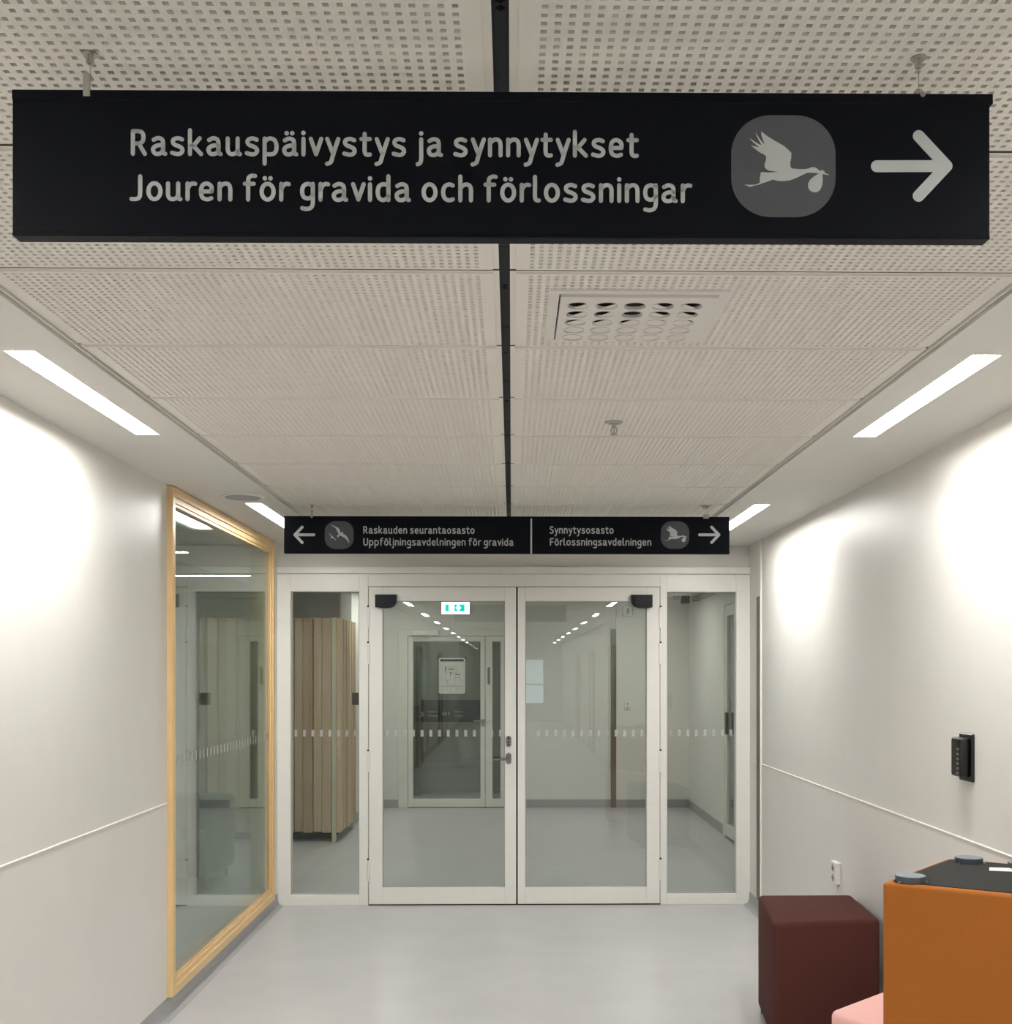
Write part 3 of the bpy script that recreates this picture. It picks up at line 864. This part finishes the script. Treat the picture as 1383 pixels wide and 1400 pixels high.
# exit sign over the inner door
pa = at(603, 821, Y=YF - 0.06); pb = at(642, 840, Y=YF - 0.06)
x0, x1, z0, z1 = pa.x, pb.x, pb.z, ZS - 0.01
t = thing('exit_sign', 'glowing white and green exit sign above the far glazed door', 'exit sign', ((x0 + x1) / 2, YF - 0.03, z0))
bm = nb(); box(bm, x0, x1, YF - 0.055, YF, z0, z1, 0.004)
obj('housing', bm, M['plastic'], t)
bm = nb(); box(bm, x0 + 0.004, x1 - 0.004, YF - 0.059, YF - 0.055, z0 + 0.004, z1 - 0.004)
obj('lit_face', bm, M['exitw'], t)
W_ = x1 - x0; zc = at(620, 831, Y=YF - 0.06).z; hh = 0.043
bm = nb()
box(bm, x0 + 0.14 * W_, x0 + 0.27 * W_, YF - 0.061, YF - 0.059, zc - hh, zc + hh, 0.0008)
obj('green_panel', bm, M['exitg'], t)
bm = nb(); box(bm, x0 + 0.46 * W_, x0 + 0.82 * W_, YF - 0.061, YF - 0.059, zc - hh, zc + hh, 0.0008)
obj('green_panel', bm, M['exitg'], t)
bm = nb()
m_ = x0 + 0.60 * W_
prism(bm, [(m_ - 0.035, zc), (m_, zc + 0.035), (m_ + 0.035, zc), (m_, zc - 0.035)], YF - 0.062, YF - 0.061)
box(bm, m_ - 0.012, m_ + 0.012, YF - 0.062, YF - 0.061, zc - hh, zc + hh)
obj('white_symbol', bm, M['exitw'], t)

# small fittings on the far wall
yw = YF - 0.03
t = thing('wall_sounder', 'white square wall unit with small grille, high on the far wall', 'alarm unit', (1.44, yw, 2.38))
bm = nb(); box(bm, 1.372, 1.500, yw - 0.05, yw, 2.375, 2.500, 0.012, 3)
obj('body', bm, M['plastic'], t, smooth=True)
bm = nb()
for i in range(5): box(bm, 1.425, 1.455, yw - 0.053, yw - 0.05, 2.408 + i * 0.014, 2.414 + i * 0.014)
obj('grille', bm, M['ink'], t)
t = thing('wall_switch', 'white double switch plate at chest height on the far wall', 'switch', (1.436, yw, 1.235))
bm = nb(); box(bm, 1.398, 1.474, yw - 0.018, yw, 1.222, 1.312, 0.004)
obj('plate', bm, M['plastic'], t)
for dz in (1.244, 1.288):
    bm = nb(); cyl(bm, (1.436, yw - 0.021, dz), (1.436, yw - 0.018, dz), 0.009, seg=12)
    obj('button', bm, M['blackp'], t)
t = thing('dome_camera', 'small black device on the ceiling corner seen through the right side glass', 'camera', (2.0, 13.5, ZS))
bm = nb(); box(bm, 2.06, 2.16, 13.45, 13.55, ZS - 0.09, ZS, 0.01, 2)
obj('body', bm, M['blackp'], t)
bm = nb(); box(bm, 1.97, 2.06, 13.46, 13.54, ZS - 0.04, ZS)
obj('mount', bm, M['cove'], t)
t = thing('smoke_detector', 'small black ceiling button seen above the right door pane', 'detector', (0.8, 12.9, ZS))
bm = nb(); cyl(bm, (0.81, 13.35, ZS - 0.045), (0.81, 13.35, ZS), 0.035, 0.04)
obj('body', bm, M['blackp'], t)

# slatted wooden screen in the hall
t = thing('slatted_screen', 'pale wooden slatted screen standing behind the left side glass', 'screen', (-2.0, 11.05, 0))
zt, zb = 2.22, 0.094
x = -1.775; k = 0
while x > -3.0:
    w = 0.090 if k % 2 else 0.098
    dy = 0.026 if k % 2 else 0.0
    bm = nb(); box(bm, x - w, x - 0.005, 11.05 + dy, 11.09 + dy, zb + (0.006 if k % 2 else 0), zt, 0.003)
    obj('slat', bm, M['slat%d' % (k % 3)], t)
    x -= w; k += 1
bm = nb(); box(bm, -3.07, -3.045, 11.05, 11.45, zb, zt, 0.003)
obj('end_board', bm, M['slat2'], t)
bm = nb(); box(bm, -1.735, -1.690, 11.05, 11.09, zb, zt, 0.003)
obj('slat', bm, M['slat1'], t)
y = 11.10
k = 0
while y < 12.10:
    w = 0.090 if k % 2 else 0.098
    dx = -0.022 if k % 2 else 0.0
    bm = nb(); box(bm, -1.73 + dx, -1.690 + dx, y + 0.002, y + w, zb, zt, 0.003)
    obj('slat', bm, M['slat%d' % ((k + 1) % 3)], t)
    y += w; k += 1
bm = nb(); box(bm, -1.775, -1.735, 11.035, 11.09, 0, zt + 0.004, 0.002)
obj('corner_post', bm, M['post'], t)
bm = nb(); box(bm, -3.04, -1.80, 11.12, 11.16, zb, zt - 0.01); box(bm, -1.78, -1.74, 11.12, 12.1, zb, zt - 0.01)
box(bm, -3.04, -1.80, 11.30, 11.34, 0, zb + 0.02); box(bm, -1.84, -1.80, 11.30, 12.1, 0, zb + 0.02)
obj('backing', bm, M['dark'], t)

# ---------------------------------------------------------------- corridor behind the viewer (seen mirrored in the glass)
bm = nb(); box(bm, XL - 0.14, XR + 0.14, YB - 0.1, YB, 0, 0.55); box(bm, XL - 0.14, XR + 0.14, YB - 0.1, YB, 2.15, ZC + 0.1)
box(bm, XL - 0.14, -0.2, YB - 0.1, YB, 0.55, 2.15); box(bm, 1.15, XR + 0.14, YB - 0.1, YB, 0.55, 2.15)
struct('wall_back', bm, M['wall'])
w2 = struct_empty('window_2', (0.5, YB, 0.55))
bm = nb()
for a in ((-0.2, -0.14, 0.55, 2.15), (1.09, 1.15, 0.55, 2.15), (-0.14, 1.09, 0.55, 0.61), (-0.14, 1.09, 2.09, 2.15), (-0.14, 1.09, 1.22, 1.27)):
    box(bm, a[0], a[1], YB - 0.09, YB + 0.01, a[2], a[3], 0.003)
obj('window_frame', bm, M['frame'], w2)
bm = nb(); box(bm, -0.14, 1.09, YB - 0.05, YB - 0.045, 0.61, 2.09)
obj('glass_pane', bm, M['day'], w2)['label'] = 'bright daylit pane'
dn = 4
for side, ys in ((1, (-3.2, -8.0, -13.0)), (-1, (-4.6, -10.5))):
    for y in ys:
        d = struct_empty('door_%d' % dn, (XR if side > 0 else XL, y, 0)); dn += 1
        xw = XR if side > 0 else XL
        bm = nb()
        a, b_ = sorted((xw, xw - side * 0.05))
        box(bm, a, b_, y, y + 0.08, 0, 2.13, 0.003); box(bm, a, b_, y + 1.02, y + 1.10, 0, 2.13, 0.003); box(bm, a, b_, y + 0.08, y + 1.02, 2.05, 2.13, 0.003)
        obj('frame', bm, M['steel'], d)
        a, b_ = sorted((xw - side * 0.003, xw - side * 0.03))
        bm = nb(); box(bm, a, b_, y + 0.082, y + 1.018, 0.01, 2.048, 0.002)
        lf = obj('door_leaf', bm, M['slat0'], d)
        bm = nb(); hx = xw - side * 0.075
        cyl(bm, (xw - side * 0.03, y + 0.16, 1.05), (hx, y + 0.16, 1.05), 0.009); cyl(bm, (hx, y + 0.155, 1.05), (hx, y + 0.28, 1.05), 0.009)
        obj('handle', bm, M['metal'], lf, smooth=True)

# ---------------------------------------------------------------- hanging signs
def squircle(cx, cz, rx, rz, flat, n=12):
    """straight sided badge with large rounded corners; flat = half length of the straight part as a fraction"""
    pts = []
    fx, fz = rx * flat, rz * flat
    for q in range(4):
        sx = (1, -1, -1, 1)[q]; sz = (1, 1, -1, -1)[q]
        for i in range(n + 1):
            t = math.pi / 2 * (q + i / n)
            pts.append((cx + sx * fx + (rx - fx) * math.cos(t), cz + sz * fz + (rz - fz) * math.sin(t)))
    return pts
STORK = [(460,318),(520,365),(600,415),(700,470),(745,510),(778,545),(775,600),(765,650),(768,690),(785,708),(860,713),(930,712),(965,704),(990,693),(1020,692),(1048,706),(1070,725),(1096,735),(1100,714),(1110,726),(1126,734),(1127,748),(1150,760),(1178,772),(1150,770),(1112,762),(1104,775),(1108,830),(1100,890),(1080,932),(1045,955),(1010,955),(975,937),(955,905),(953,865),(975,825),(1015,790),(1055,765),(1075,756),(1030,752),(985,748),(945,750),(900,770),(840,800),(770,828),(700,838),(640,838),(600,826),(585,822),(530,843),(470,862),(440,876),(400,884),(360,895),(340,902),(325,893),(283,880),(350,880),(400,878),(445,858),(445,810),(455,755),(465,745),(530,750),(590,748),(640,741),(580,735),(530,726),(500,700),(494,665),(510,620),(513,580),(490,560),(440,535),(395,500),(350,462),(400,478),(450,485),(420,470),(370,425),(335,388),(385,420),(440,455),(465,462),(440,420),(415,370),(400,328),(430,375),(470,430),(500,455),(480,410),(462,360)]
GULL = [(340,215),(400,225),(480,255),(550,290),(620,320),(660,370),(690,470),(720,495),(810,455),(785,500),(800,545),(870,580),(920,620),(970,700),(1010,780),(1030,850),(1015,885),(970,810),(900,730),(850,690),(770,650),(680,600),(640,640),(610,690),(575,660),(570,610),(640,560),(600,490),(555,400),(540,360),(480,300),(400,255)]
GULL2 = [(250,525),(290,535),(340,580),(400,640),(450,690),(490,720),(520,760),(540,810),(500,770),(450,725),(400,695),(350,720),(330,700),(360,660),(330,600),(290,560)]
def badge(parent, cx, cz, r, yf, kind, ratio=1.0):
    bm = nb(); prism(bm, squircle(cx, cz, r * 1.0, r * 0.975, 0.24), yf - 0.0006, yf + 0.001)
    bd = obj('badge', bm, M['badge'], parent)
    if kind == 'stork':
        k = r / 550.0
        bm = nb(); prism(bm, [(cx + (x - 695) * k, cz - (y - 680) * k) for x, y in STORK], yf - 0.0014, yf - 0.0007)
        o = obj('stork_symbol', bm, M['letter'], bd)
    else:
        k = r / 540.0
        bm = nb(); prism(bm, [(cx + (x - 650) * k, cz - (y - 590) * k) for x, y in GULL], yf - 0.0014, yf - 0.0007)
        obj('bird_symbol', bm, M['letter'], bd)
        bm = nb(); prism(bm, [(cx + (x - 650) * k, cz - (y - 590) * k) for x, y in GULL2], yf - 0.0014, yf - 0.0007)
        obj('bird_symbol', bm, M['letter'], bd)
def arrow(parent, tip, tail, hx, hz, r, yf):
    """tip, tail centre points; head arms end at (hx, z +- hz)"""
    bm = nb()
    prism(bm, capsule(tail, tip, r), yf - 0.0012, yf - 0.0002)
    for s in (1, -1):
        prism(bm, capsule((hx, tip[1] + s * hz), tip, r), yf - 0.0012 - 0.00004 * s, yf - 0.0002)
    obj('arrow', bm, M['letter'], parent)
def hanger(parent, x, y, ztop, zsign, r, yf, low=0.022, clip_front=True):
    bm = nb()
    cyl(bm, (x, y, ztop - 0.002), (x, y, ztop), r * 2.2, r * 2.2)
    cyl(bm, (x, y, ztop - 0.015), (x, y, ztop - 0.002), r * 1.1)
    cyl(bm, (x, y, zsign), (x, y, ztop - 0.02), 0.0007, seg=8)
    cyl(bm, (x, y, ztop - 0.018), (x, y, ztop - 0.015), r * 0.5)
    h = obj('hanger', bm, M['metal'], parent, smooth=True)
    bm = nb()
    if clip_front:
        box(bm, x - r, x + r, yf - 0.0035, yf - 0.001, zsign - 0.010, zsign + low, 0.0006)
        box(bm, x - r, x + r, yf - 0.0035, y + 0.002, zsign + low - 0.003, zsign + low)
    else:
        cyl(bm, (x, y, zsign - 0.001), (x, y, zsign + low), r)
    obj('clip', bm, M['clear'], h)

# large sign
YS = 1.662
p0 = at(15, 320, Y=YS); p1 = at(1351, 326, Y=YS); q0 = at(15, 124, Y=YS); q1 = at(1355, 128, Y=YS)
zb = (p0.z + p1.z) / 2; zt = (q0.z + q1.z) / 2
t = thing('hanging_sign', 'large black hanging sign with stork badge and right arrow, nearest to viewer', 'sign', ((p0.x + p1.x) / 2, YS + 0.012, zb))
sc_ = FPX / YS
bm = nb(); box(bm, p0.x, p1.x, YS, YS + 0.024, zb, zt - 0.004, 0.0012)
obj('board', bm, M['sign'], t)
bm = nb(); box(bm, q0.x, q1.x, YS - 0.002, YS + 0.026, zt - 0.015, zt, 0.001)
obj('top_rail', bm, M['sign'], t)
bm = nb(); box(bm, p0.x, p1.x, YS - 0.001, YS + 0.025, zb - 0.002, zb + 0.004, 0.001)
obj('bottom_rail', bm, M['sign'], t)
for s_, a, b_, yb in (('Raskauspäivystys ja synnytykset', 178, 873, 213.5), ('Jouren för gravida och förlossningar', 176, 946, 275.5)):
    A = at(a, yb, Y=YS); B = at(b_, yb + 1.5, Y=YS)
    obj('lettering', text_bm(s_, A.x, B.x, (A.z + B.z) / 2, 36.5 / sc_, YS - 0.0002, 0.002), M['letter'], t)
c = at(1070, 228.5, Y=YS); badge(t, c.x, c.z, 71.5 / sc_, YS - 0.0002, 'stork')
tp = at(1292, 229, Y=YS); tl = at(1197, 229, Y=YS); h_ = at(1254, 229, Y=YS)
arrow(t, (tp.x, tp.z), (tl.x, tl.z), h_.x, 41 / sc_, 8.0 / sc_, YS)
hl = at(122, 100, Y=YS + 0.012); hanger(t, hl.x, YS + 0.012, ZC, zt, 0.0052, YS, 0.024)
hr = at(1254, 100, Y=YS + 0.012); hanger(t, hr.x, YS + 0.012, ZC, zt, 0.0052, YS + 0.02, 0.012, False)
bm = nb(); e = at(1259, 132, Y=YS); cyl(bm, (e.x, YS - 0.004, e.z), (e.x, YS - 0.002, e.z), 0.004, seg=12)
obj('screw', bm, M['metal'], t)
t.rotation_euler.z = -0.006

# smaller sign further down
YT = 6.19
p0 = at(388, 756.5, Y=YT); p1 = at(997, 756.5, Y=YT); zt = at(690, 706, Y=YT).z
zb = p0.z; sc_ = FPX / YT
t = thing('hanging_sign', 'long narrow black hanging sign with arrows at both ends, above the doors', 'sign', ((p0.x + p1.x) / 2, YT + 0.012, zb))
bm = nb(); box(bm, p0.x, p1.x, YT, YT + 0.024, zb, zt, 0.0015)
obj('board', bm, M['sign'], t)
for s_, a, b_, yb in (('Raskauden seurantaosasto', 496.5, 648.5, 729.7), ('Uppföljningsavdelningen för gravida', 496.5, 702, 746), ('Synnytysosasto', 751, 838.5, 729.7), ('Förlossningsavdelningen', 751.5, 890, 746)):
    A = at(a, yb, Y=YT); B = at(b_, yb, Y=YT)
    obj('lettering', text_bm(s_, A.x, B.x, A.z, 10.4 / sc_, YT - 0.0002, 0.0, n=3, capseg=8), M['letter'], t)
c = at(463.5, 731.5, Y=YT); badge(t, c.x, c.z, 19.6 / sc_, YT - 0.0002, 'gull')
c = at(922.5, 731.5, Y=YT); badge(t, c.x, c.z, 19.4 / sc_, YT - 0.0002, 'stork')
a = at(403, 731.2, Y=YT); b_ = at(429, 731.2, Y=YT); h_ = at(413, 731.2, Y=YT)
arrow(t, (a.x, a.z), (b_.x, b_.z), h_.x, 10.5 / sc_, 1.9 / sc_, YT)
a = at(982.5, 731.2, Y=YT); b_ = at(956, 731.2, Y=YT); h_ = at(972.5, 731.2, Y=YT)
arrow(t, (a.x, a.z), (b_.x, b_.z), h_.x, 10.5 / sc_, 1.9 / sc_, YT)
d_ = at(726, 731, Y=YT)
bm = nb(); box(bm, d_.x - 0.0045, d_.x + 0.0045, YT - 0.001, YT, zb, zt - 0.012)
obj('divider_line', bm, M['letter'], t)
x = at(426, 690, Y=YT).x; hanger(t, x, YT + 0.012, ZC, zt, 0.006, YT, 0.03)
x = at(965, 690, Y=YT).x; hanger(t, x, YT + 0.012, ZC, zt, 0.016, YT, 0.012)

# ---------------------------------------------------------------- air diffuser
t = thing('air_vent', 'square white ceiling air diffuser with five rows of round nozzles', 'air vent', ((VX0 + VX1) / 2, (VY0 + VY1) / 2, ZC))
bm = nb()
def ring(bm, x0, x1, y0, y1, w, z0, z1):
    for a in ((x0, x1, y0, y0 + w), (x0, x1, y1 - w, y1), (x0, x0 + w, y0 + w, y1 - w), (x1 - w, x1, y0 + w, y1 - w)):
        box(bm, a[0], a[1], a[2], a[3], z0, z1)
ring(bm, VX0, VX1, VY0, VY1, 0.022, ZC - 0.006, ZC + 0.012)
obj('frame', bm, M['vent'], t)
# face plate with 25 round openings
a0, a1, b0, b1 = VX0 + 0.026, VX1 - 0.026, VY0 + 0.026, VY1 - 0.026
zf = ZC - 0.012
bm = nb()
N = 5
HX0, HX1 = a0 + 0.010, a0 + 0.364
HY0, HY1 = b0 + 0.028, b1 - 0.004
cw, cl_ = (HX1 - HX0) / N, (HY1 - HY0) / N
R = 0.0262
SEG = 32
for i in range(N):
    for j in range(N):
        cx = HX0 + cw * (i + 0.5); cy = HY0 + cl_ * (j + 0.5)
        inner = []; outer = []; top = []
        for k in range(SEG):
            th = 2 * math.pi * k / SEG
            ct, st = math.cos(th), math.sin(th)
            m_ = min((cw / 2) / abs(ct) if abs(ct) > 1e-6 else 9, (cl_ / 2) / abs(st) if abs(st) > 1e-6 else 9)
            inner.append(bm.verts.new((cx + R * ct, cy + R * st, zf)))
            outer.append(bm.verts.new((cx + m_ * ct, cy + m_ * st, zf)))
        for k in range(SEG):
            k2 = (k + 1) % SEG
            bm.faces.new((inner[k], outer[k], outer[k2], inner[k2]))
# fill the cell corners
for i in range(N):
    for j in range(N):
        cx = HX0 + cw * (i + 0.5); cy = HY0 + cl_ * (j + 0.5)
        ths = [2 * math.pi * k / SEG for k in range(SEG)]
        def ray(th):
            ct, st = math.cos(th), math.sin(th)
            m_ = min((cw / 2) / abs(ct) if abs(ct) > 1e-6 else 9, (cl_ / 2) / abs(st) if abs(st) > 1e-6 else 9)
            return (cx + m_ * ct, cy + m_ * st)
        for sx in (1, -1):
            for sy in (1, -1):
                corner = (cx + sx * cw / 2, cy + sy * cl_ / 2)
                tc_ = math.atan2(sy * cl_ / 2, sx * cw / 2) % (2 * math.pi)
                k = int(tc_ / (2 * math.pi / SEG))
                pA, pB = ray(ths[k]), ray(ths[(k + 1) % SEG])
                try: bm.faces.new([bm.verts.new((q[0], q[1], zf)) for q in (pA, corner, pB)])
                except Exception: pass
for q in ((a0, HX0, b0, b1), (HX1, a1, b0, b1), (HX0, HX1, b0, HY0), (HX0, HX1, HY1, b1)):
    bm.faces.new([bm.verts.new((x, y, zf)) for x, y in ((q[0], q[2]), (q[1], q[2]), (q[1], q[3]), (q[0], q[3]))])
bmesh.ops.remove_doubles(bm, verts=bm.verts[:], dist=1e-5)
bmesh.ops.recalc_face_normals(bm, faces=bm.faces[:])
ring(bm, a0 - 0.0005, a1 + 0.0005, b0 - 0.0005, b1 + 0.0005, 0.003, zf - 0.0002, ZC + 0.01)
obj('face_plate', bm, M['vent'], t)
bm = nb(); cup = nb()
for i in range(N):
    for j in range(N):
        cx = HX0 + cw * (i + 0.5); cy = HY0 + cl_ * (j + 0.5)
        bmn = nb()
        # short collar, dark bore, and an eccentric white vane turned its own way in each nozzle
        cyl(bmn, (cx, cy, zf - 0.002), (cx, cy, zf + 0.008), R + 0.0012, R + 0.0005, seg=28, cap=False)
        nz = obj('nozzle', bmn, M['vent'], t, smooth=True)
        dk = nb(); cyl(dk, (cx, cy, zf + 0.007), (cx, cy, zf + 0.009), R * 1.02, seg=28)
        obj('nozzle_opening', dk, M['black'], nz)
        cover = (0.32, 0.42, 0.60, 0.80, 0.97)[j]
        if i == 2 and j < 2: continue
        if i > 2: cover += 0.05 + 0.12 * (j == 2)
        th = math.radians(50 if i <= 2 else 130) + random.uniform(-.15, .15)
        ca, sa = math.cos(th), math.sin(th)
        lim = R * (1 - 2 * min(cover, 1.0))
        pts = []
        for k in range(29):
            ph = -math.acos(max(-1, min(1, lim / R))) * (1 - k / 14.0)
            u, v = R * math.cos(ph), R * math.sin(ph)
            pts.append((cx + u * ca - v * sa, cy + u * sa + v * ca))
        vb = nb(); prism_z(vb, pts, zf + 0.0012, zf + 0.0026)
        for vv in vb.verts:      # vane dips towards its rim
            vv.co.z += 0.004 * (1 - (Vector((vv.co.x - cx, vv.co.y - cy)).length / R)) 
        obj('vane', vb, M['vent'], nz)
bm.free(); cup.free()
bm = nb(); box(bm, VX0 + 0.015, VX1 - 0.015, VY0 + 0.015, VY1 - 0.015, ZC + 0.022, ZC + 0.026)
obj('backing', bm, M['dark'], t)

# ---------------------------------------------------------------- sprinkler
c = at(839, 577, Z=ZC)
t = thing('sprinkler', 'small chrome sprinkler head under the right ceiling panels', 'sprinkler', c)
bm = nb(); cyl(bm, (c.x, c.y, ZC - 0.005), (c.x, c.y, ZC), 0.030, 0.036, seg=28); cyl(bm, (c.x, c.y, ZC - 0.009), (c.x, c.y, ZC - 0.005), 0.016)
obj('rosette', bm, M['metal'], t, smooth=True)
bm = nb(); cyl(bm, (c.x, c.y, ZC - 0.022), (c.x, c.y, ZC - 0.008), 0.008)
for s in (1, -1):
    cyl(bm, (c.x + s * 0.007, c.y, ZC - 0.018), (c.x + s * 0.012, c.y, ZC - 0.034), 0.002, seg=8)
    cyl(bm, (c.x + s * 0.012, c.y, ZC - 0.034), (c.x + s * 0.002, c.y, ZC - 0.046), 0.002, seg=8)
cyl(bm, (c.x, c.y, ZC - 0.044), (c.x, c.y, ZC - 0.022), 0.0022, seg=8)
obj('yoke', bm, M['metal'], t, smooth=True)
bm = nb(); cyl(bm, (c.x, c.y, ZC - 0.0485), (c.x, c.y, ZC - 0.046), 0.014, seg=20)
obj('deflector', bm, M['metal'], t)

# round ceiling speaker
c = at(332, 679, Z=ZS)
t = thing('ceiling_speaker', 'round flush ceiling speaker above the wood-framed window', 'speaker', c)
bm = nb(); cyl(bm, (c.x, c.y, ZS - 0.006), (c.x, c.y, ZS), 0.108, 0.114, seg=40)
obj('rim', bm, M['plastic'], t, smooth=True)
bm = nb(); cyl(bm, (c.x, c.y, ZS - 0.009), (c.x, c.y, ZS - 0.006), 0.088, 0.092, seg=40)
obj('grille', bm, M['mesh'], t, smooth=True)

# ---------------------------------------------------------------- wall fittings on the right
t = thing('wall_reader', 'black keypad unit with a column of buttons on the right wall', 'wall unit', (XR, 4.20, 1.365))
bm = nb(); box(bm, XR - 0.012, XR, 4.135, 4.255, 1.275, 1.455, 0.003)
obj('back_plate', bm, M['blackp'], t)
bm = nb(); box(bm, XR - 0.050, XR - 0.012, 4.150, 4.240, 1.292, 1.440, 0.010, 4)
fc = obj('body', bm, M['blackp'], t, smooth=True)
for i in range(6):
    bm = nb(); box(bm, XR - 0.053, XR - 0.0495, 4.16, 4.18, 1.302 + i * 0.018, 1.311 + i * 0.018, 0.001)
    obj('button', bm, M['steel'], t)
c = at(1147, 1193, X=XR)
t = thing('wall_outlet', 'white double socket low on the right wall above the maroon pouf', 'socket', (XR, c.y, c.z))
bm = nb(); box(bm, XR - 0.034, XR - 0.003, c.y - 0.042, c.y + 0.042, c.z - 0.058, c.z + 0.058, 0.005, 2)
obj('housing', bm, M['plastic'], t)
for dz in (0.026, -0.026):
    bm = nb(); cyl(bm, (XR - 0.036, c.y, c.z + dz), (XR - 0.033, c.y, c.z + dz), 0.019)
    obj('socket', bm, M['cove'], t)
    bm = nb()
    for dy in (-0.009, 0.009): cyl(bm, (XR - 0.0375, c.y + dy, c.z + dz), (XR - 0.0355, c.y + dy, c.z + dz), 0.0035, seg=8)
    obj('pin_hole', bm, M['black'], t)
bm = nb(); box(bm, XR - 0.014, XR - 0.003, c.y - 0.008, c.y + 0.008, 0.11, c.z - 0.058, 0.002)
obj('cable_duct', bm, M['sheet'], t)

# ---------------------------------------------------------------- poufs
def rounded(bm, pts, z0, z1, rv=0.03, rh=0.022):
    """upholstered block on a four cornered plan with rounded corners and edges"""
    prism_z(bm, pts, z0, z1)
    ve = [e for e in bm.edges if abs(e.verts[0].co.z - e.verts[1].co.z) > 0.1]
    bmesh.ops.bevel(bm, geom=ve, offset=rv, segments=6, affect='EDGES', profile=0.5)
    he = [e for e in bm.edges if abs(e.verts[0].co.z - e.verts[1].co.z) < 1e-5 and len(e.link_faces) == 2 and any(abs(f.normal.z) > 0.9 for f in e.link_faces) and any(abs(f.normal.z) < 0.1 for f in e.link_faces)]
    bm.normal_update()
    he = [e for e in bm.edges if len(e.link_faces) == 2 and {abs(f.normal.z) > 0.9 for f in e.link_faces} == {True, False}]
    bmesh.ops.bevel(bm, geom=he, offset=rh, segments=5, affect='EDGES', profile=0.5)
    bmesh.ops.recalc_face_normals(bm, faces=bm.faces[:])
    return bm
def inset(pts, k):
    cx = sum(p[0] for p in pts) / len(pts); cy = sum(p[1] for p in pts) / len(pts)
    return [(cx + (p[0] - cx) * k, cy + (p[1] - cy) * k) for p in pts]
def center(pts): return (sum(p[0] for p in pts) / 4, sum(p[1] for p in pts) / 4)

RP = [(1.165, 4.93), (1.665, 5.00), (1.705, 5.56), (1.232, 5.56)]
c = center(RP)
t = thing('pouf', 'maroon upholstered pouf against the right wall below the socket', 'pouf', (c[0], c[1], 0))
bm = nb(); rounded(bm, RP, 0.022, 0.572)
obj('body', bm, M['maroon'], t, smooth=True)
for p in inset(RP, 0.78):
    bm = nb(); cyl(bm, (p[0], p[1], 0), (p[0], p[1], 0.026), 0.045)
    obj('glide', bm, M['glide_side'], t)

PP = [(1.045, 3.66), (1.36, 3.13), (1.69, 3.66), (1.49, 4.06)]
c = center(PP)
t = thing('pouf', 'pale pink upholstered pouf carrying the upturned orange one', 'pouf', (c[0], c[1], 0))
bm = nb(); rounded(bm, PP, 0.022, 0.572)
obj('body', bm, M['pink'], t, smooth=True)
for p in inset(PP, 0.72):
    bm = nb(); cyl(bm, (p[0], p[1], 0), (p[0], p[1], 0.026), 0.045)
    obj('glide', bm, M['glide_side'], t)

OZ0, OZ1 = 0.573, 1.050
OP = [(1.118, 3.36), (1.545, 3.09), (1.695, 3.67), (1.497, 3.80)]
c = center(OP)
t = thing('pouf', 'orange upholstered pouf turned upside down, black base and grey glides upward', 'pouf', (c[0], c[1], OZ0))
bm = nb(); rounded(bm, OP, OZ0, OZ1, 0.026, 0.012)
obj('body', bm, M['orange'], t, smooth=True)
bm = nb(); rounded(bm, inset(OP, 0.90), OZ1 - 0.12, OZ1 + 0.0025, 0.024, 0.002)
bs = obj('base_cloth', bm, M['felt'], t)
feet = [at(1244, 1206, Z=OZ1), at(1324, 1180.5, Z=OZ1)]
feet = [(v.x, v.y) for v in feet] + [(1.50, 3.22), (1.655, 3.585)]
feet[2] = (1.515, 3.19)
for fx, fy in feet:
    bm = nb(); cyl(bm, (fx, fy, OZ1 + 0.002), (fx, fy, OZ1 + 0.020), 0.043, 0.045, seg=32)
    g = obj('glide', bm, M['glide_side'], t, smooth=True)
    bm = nb(); cyl(bm, (fx, fy, OZ1 + 0.020), (fx, fy, OZ1 + 0.0215), 0.044, seg=32)
    obj('glide_face', bm, M['glide'], g)
    bm = nb()
    for k in range(3):
        th = math.radians(-150 + 120 * k)
        cyl(bm, (fx + 0.049 * math.cos(th), fy + 0.049 * math.sin(th), OZ1 + 0.002), (fx + 0.049 * math.cos(th), fy + 0.049 * math.sin(th), OZ1 + 0.006), 0.004, seg=8)
    obj('staple', bm, M['metal'], g)
a = at(1352, 1190.5, Z=OZ1 + 0.003); b_ = at(1400, 1192, Z=OZ1 + 0.003); d_ = at(1352, 1186, Z=OZ1 + 0.003)
bm = nb(); prism_z(bm, [(a.x, a.y), (b_.x, b_.y), (b_.x + (d_.x - a.x), b_.y + (d_.y - a.y)), (d_.x, d_.y)], OZ1 + 0.0026, OZ1 + 0.0036)
obj('label_sticker', bm, M['paper'], t)
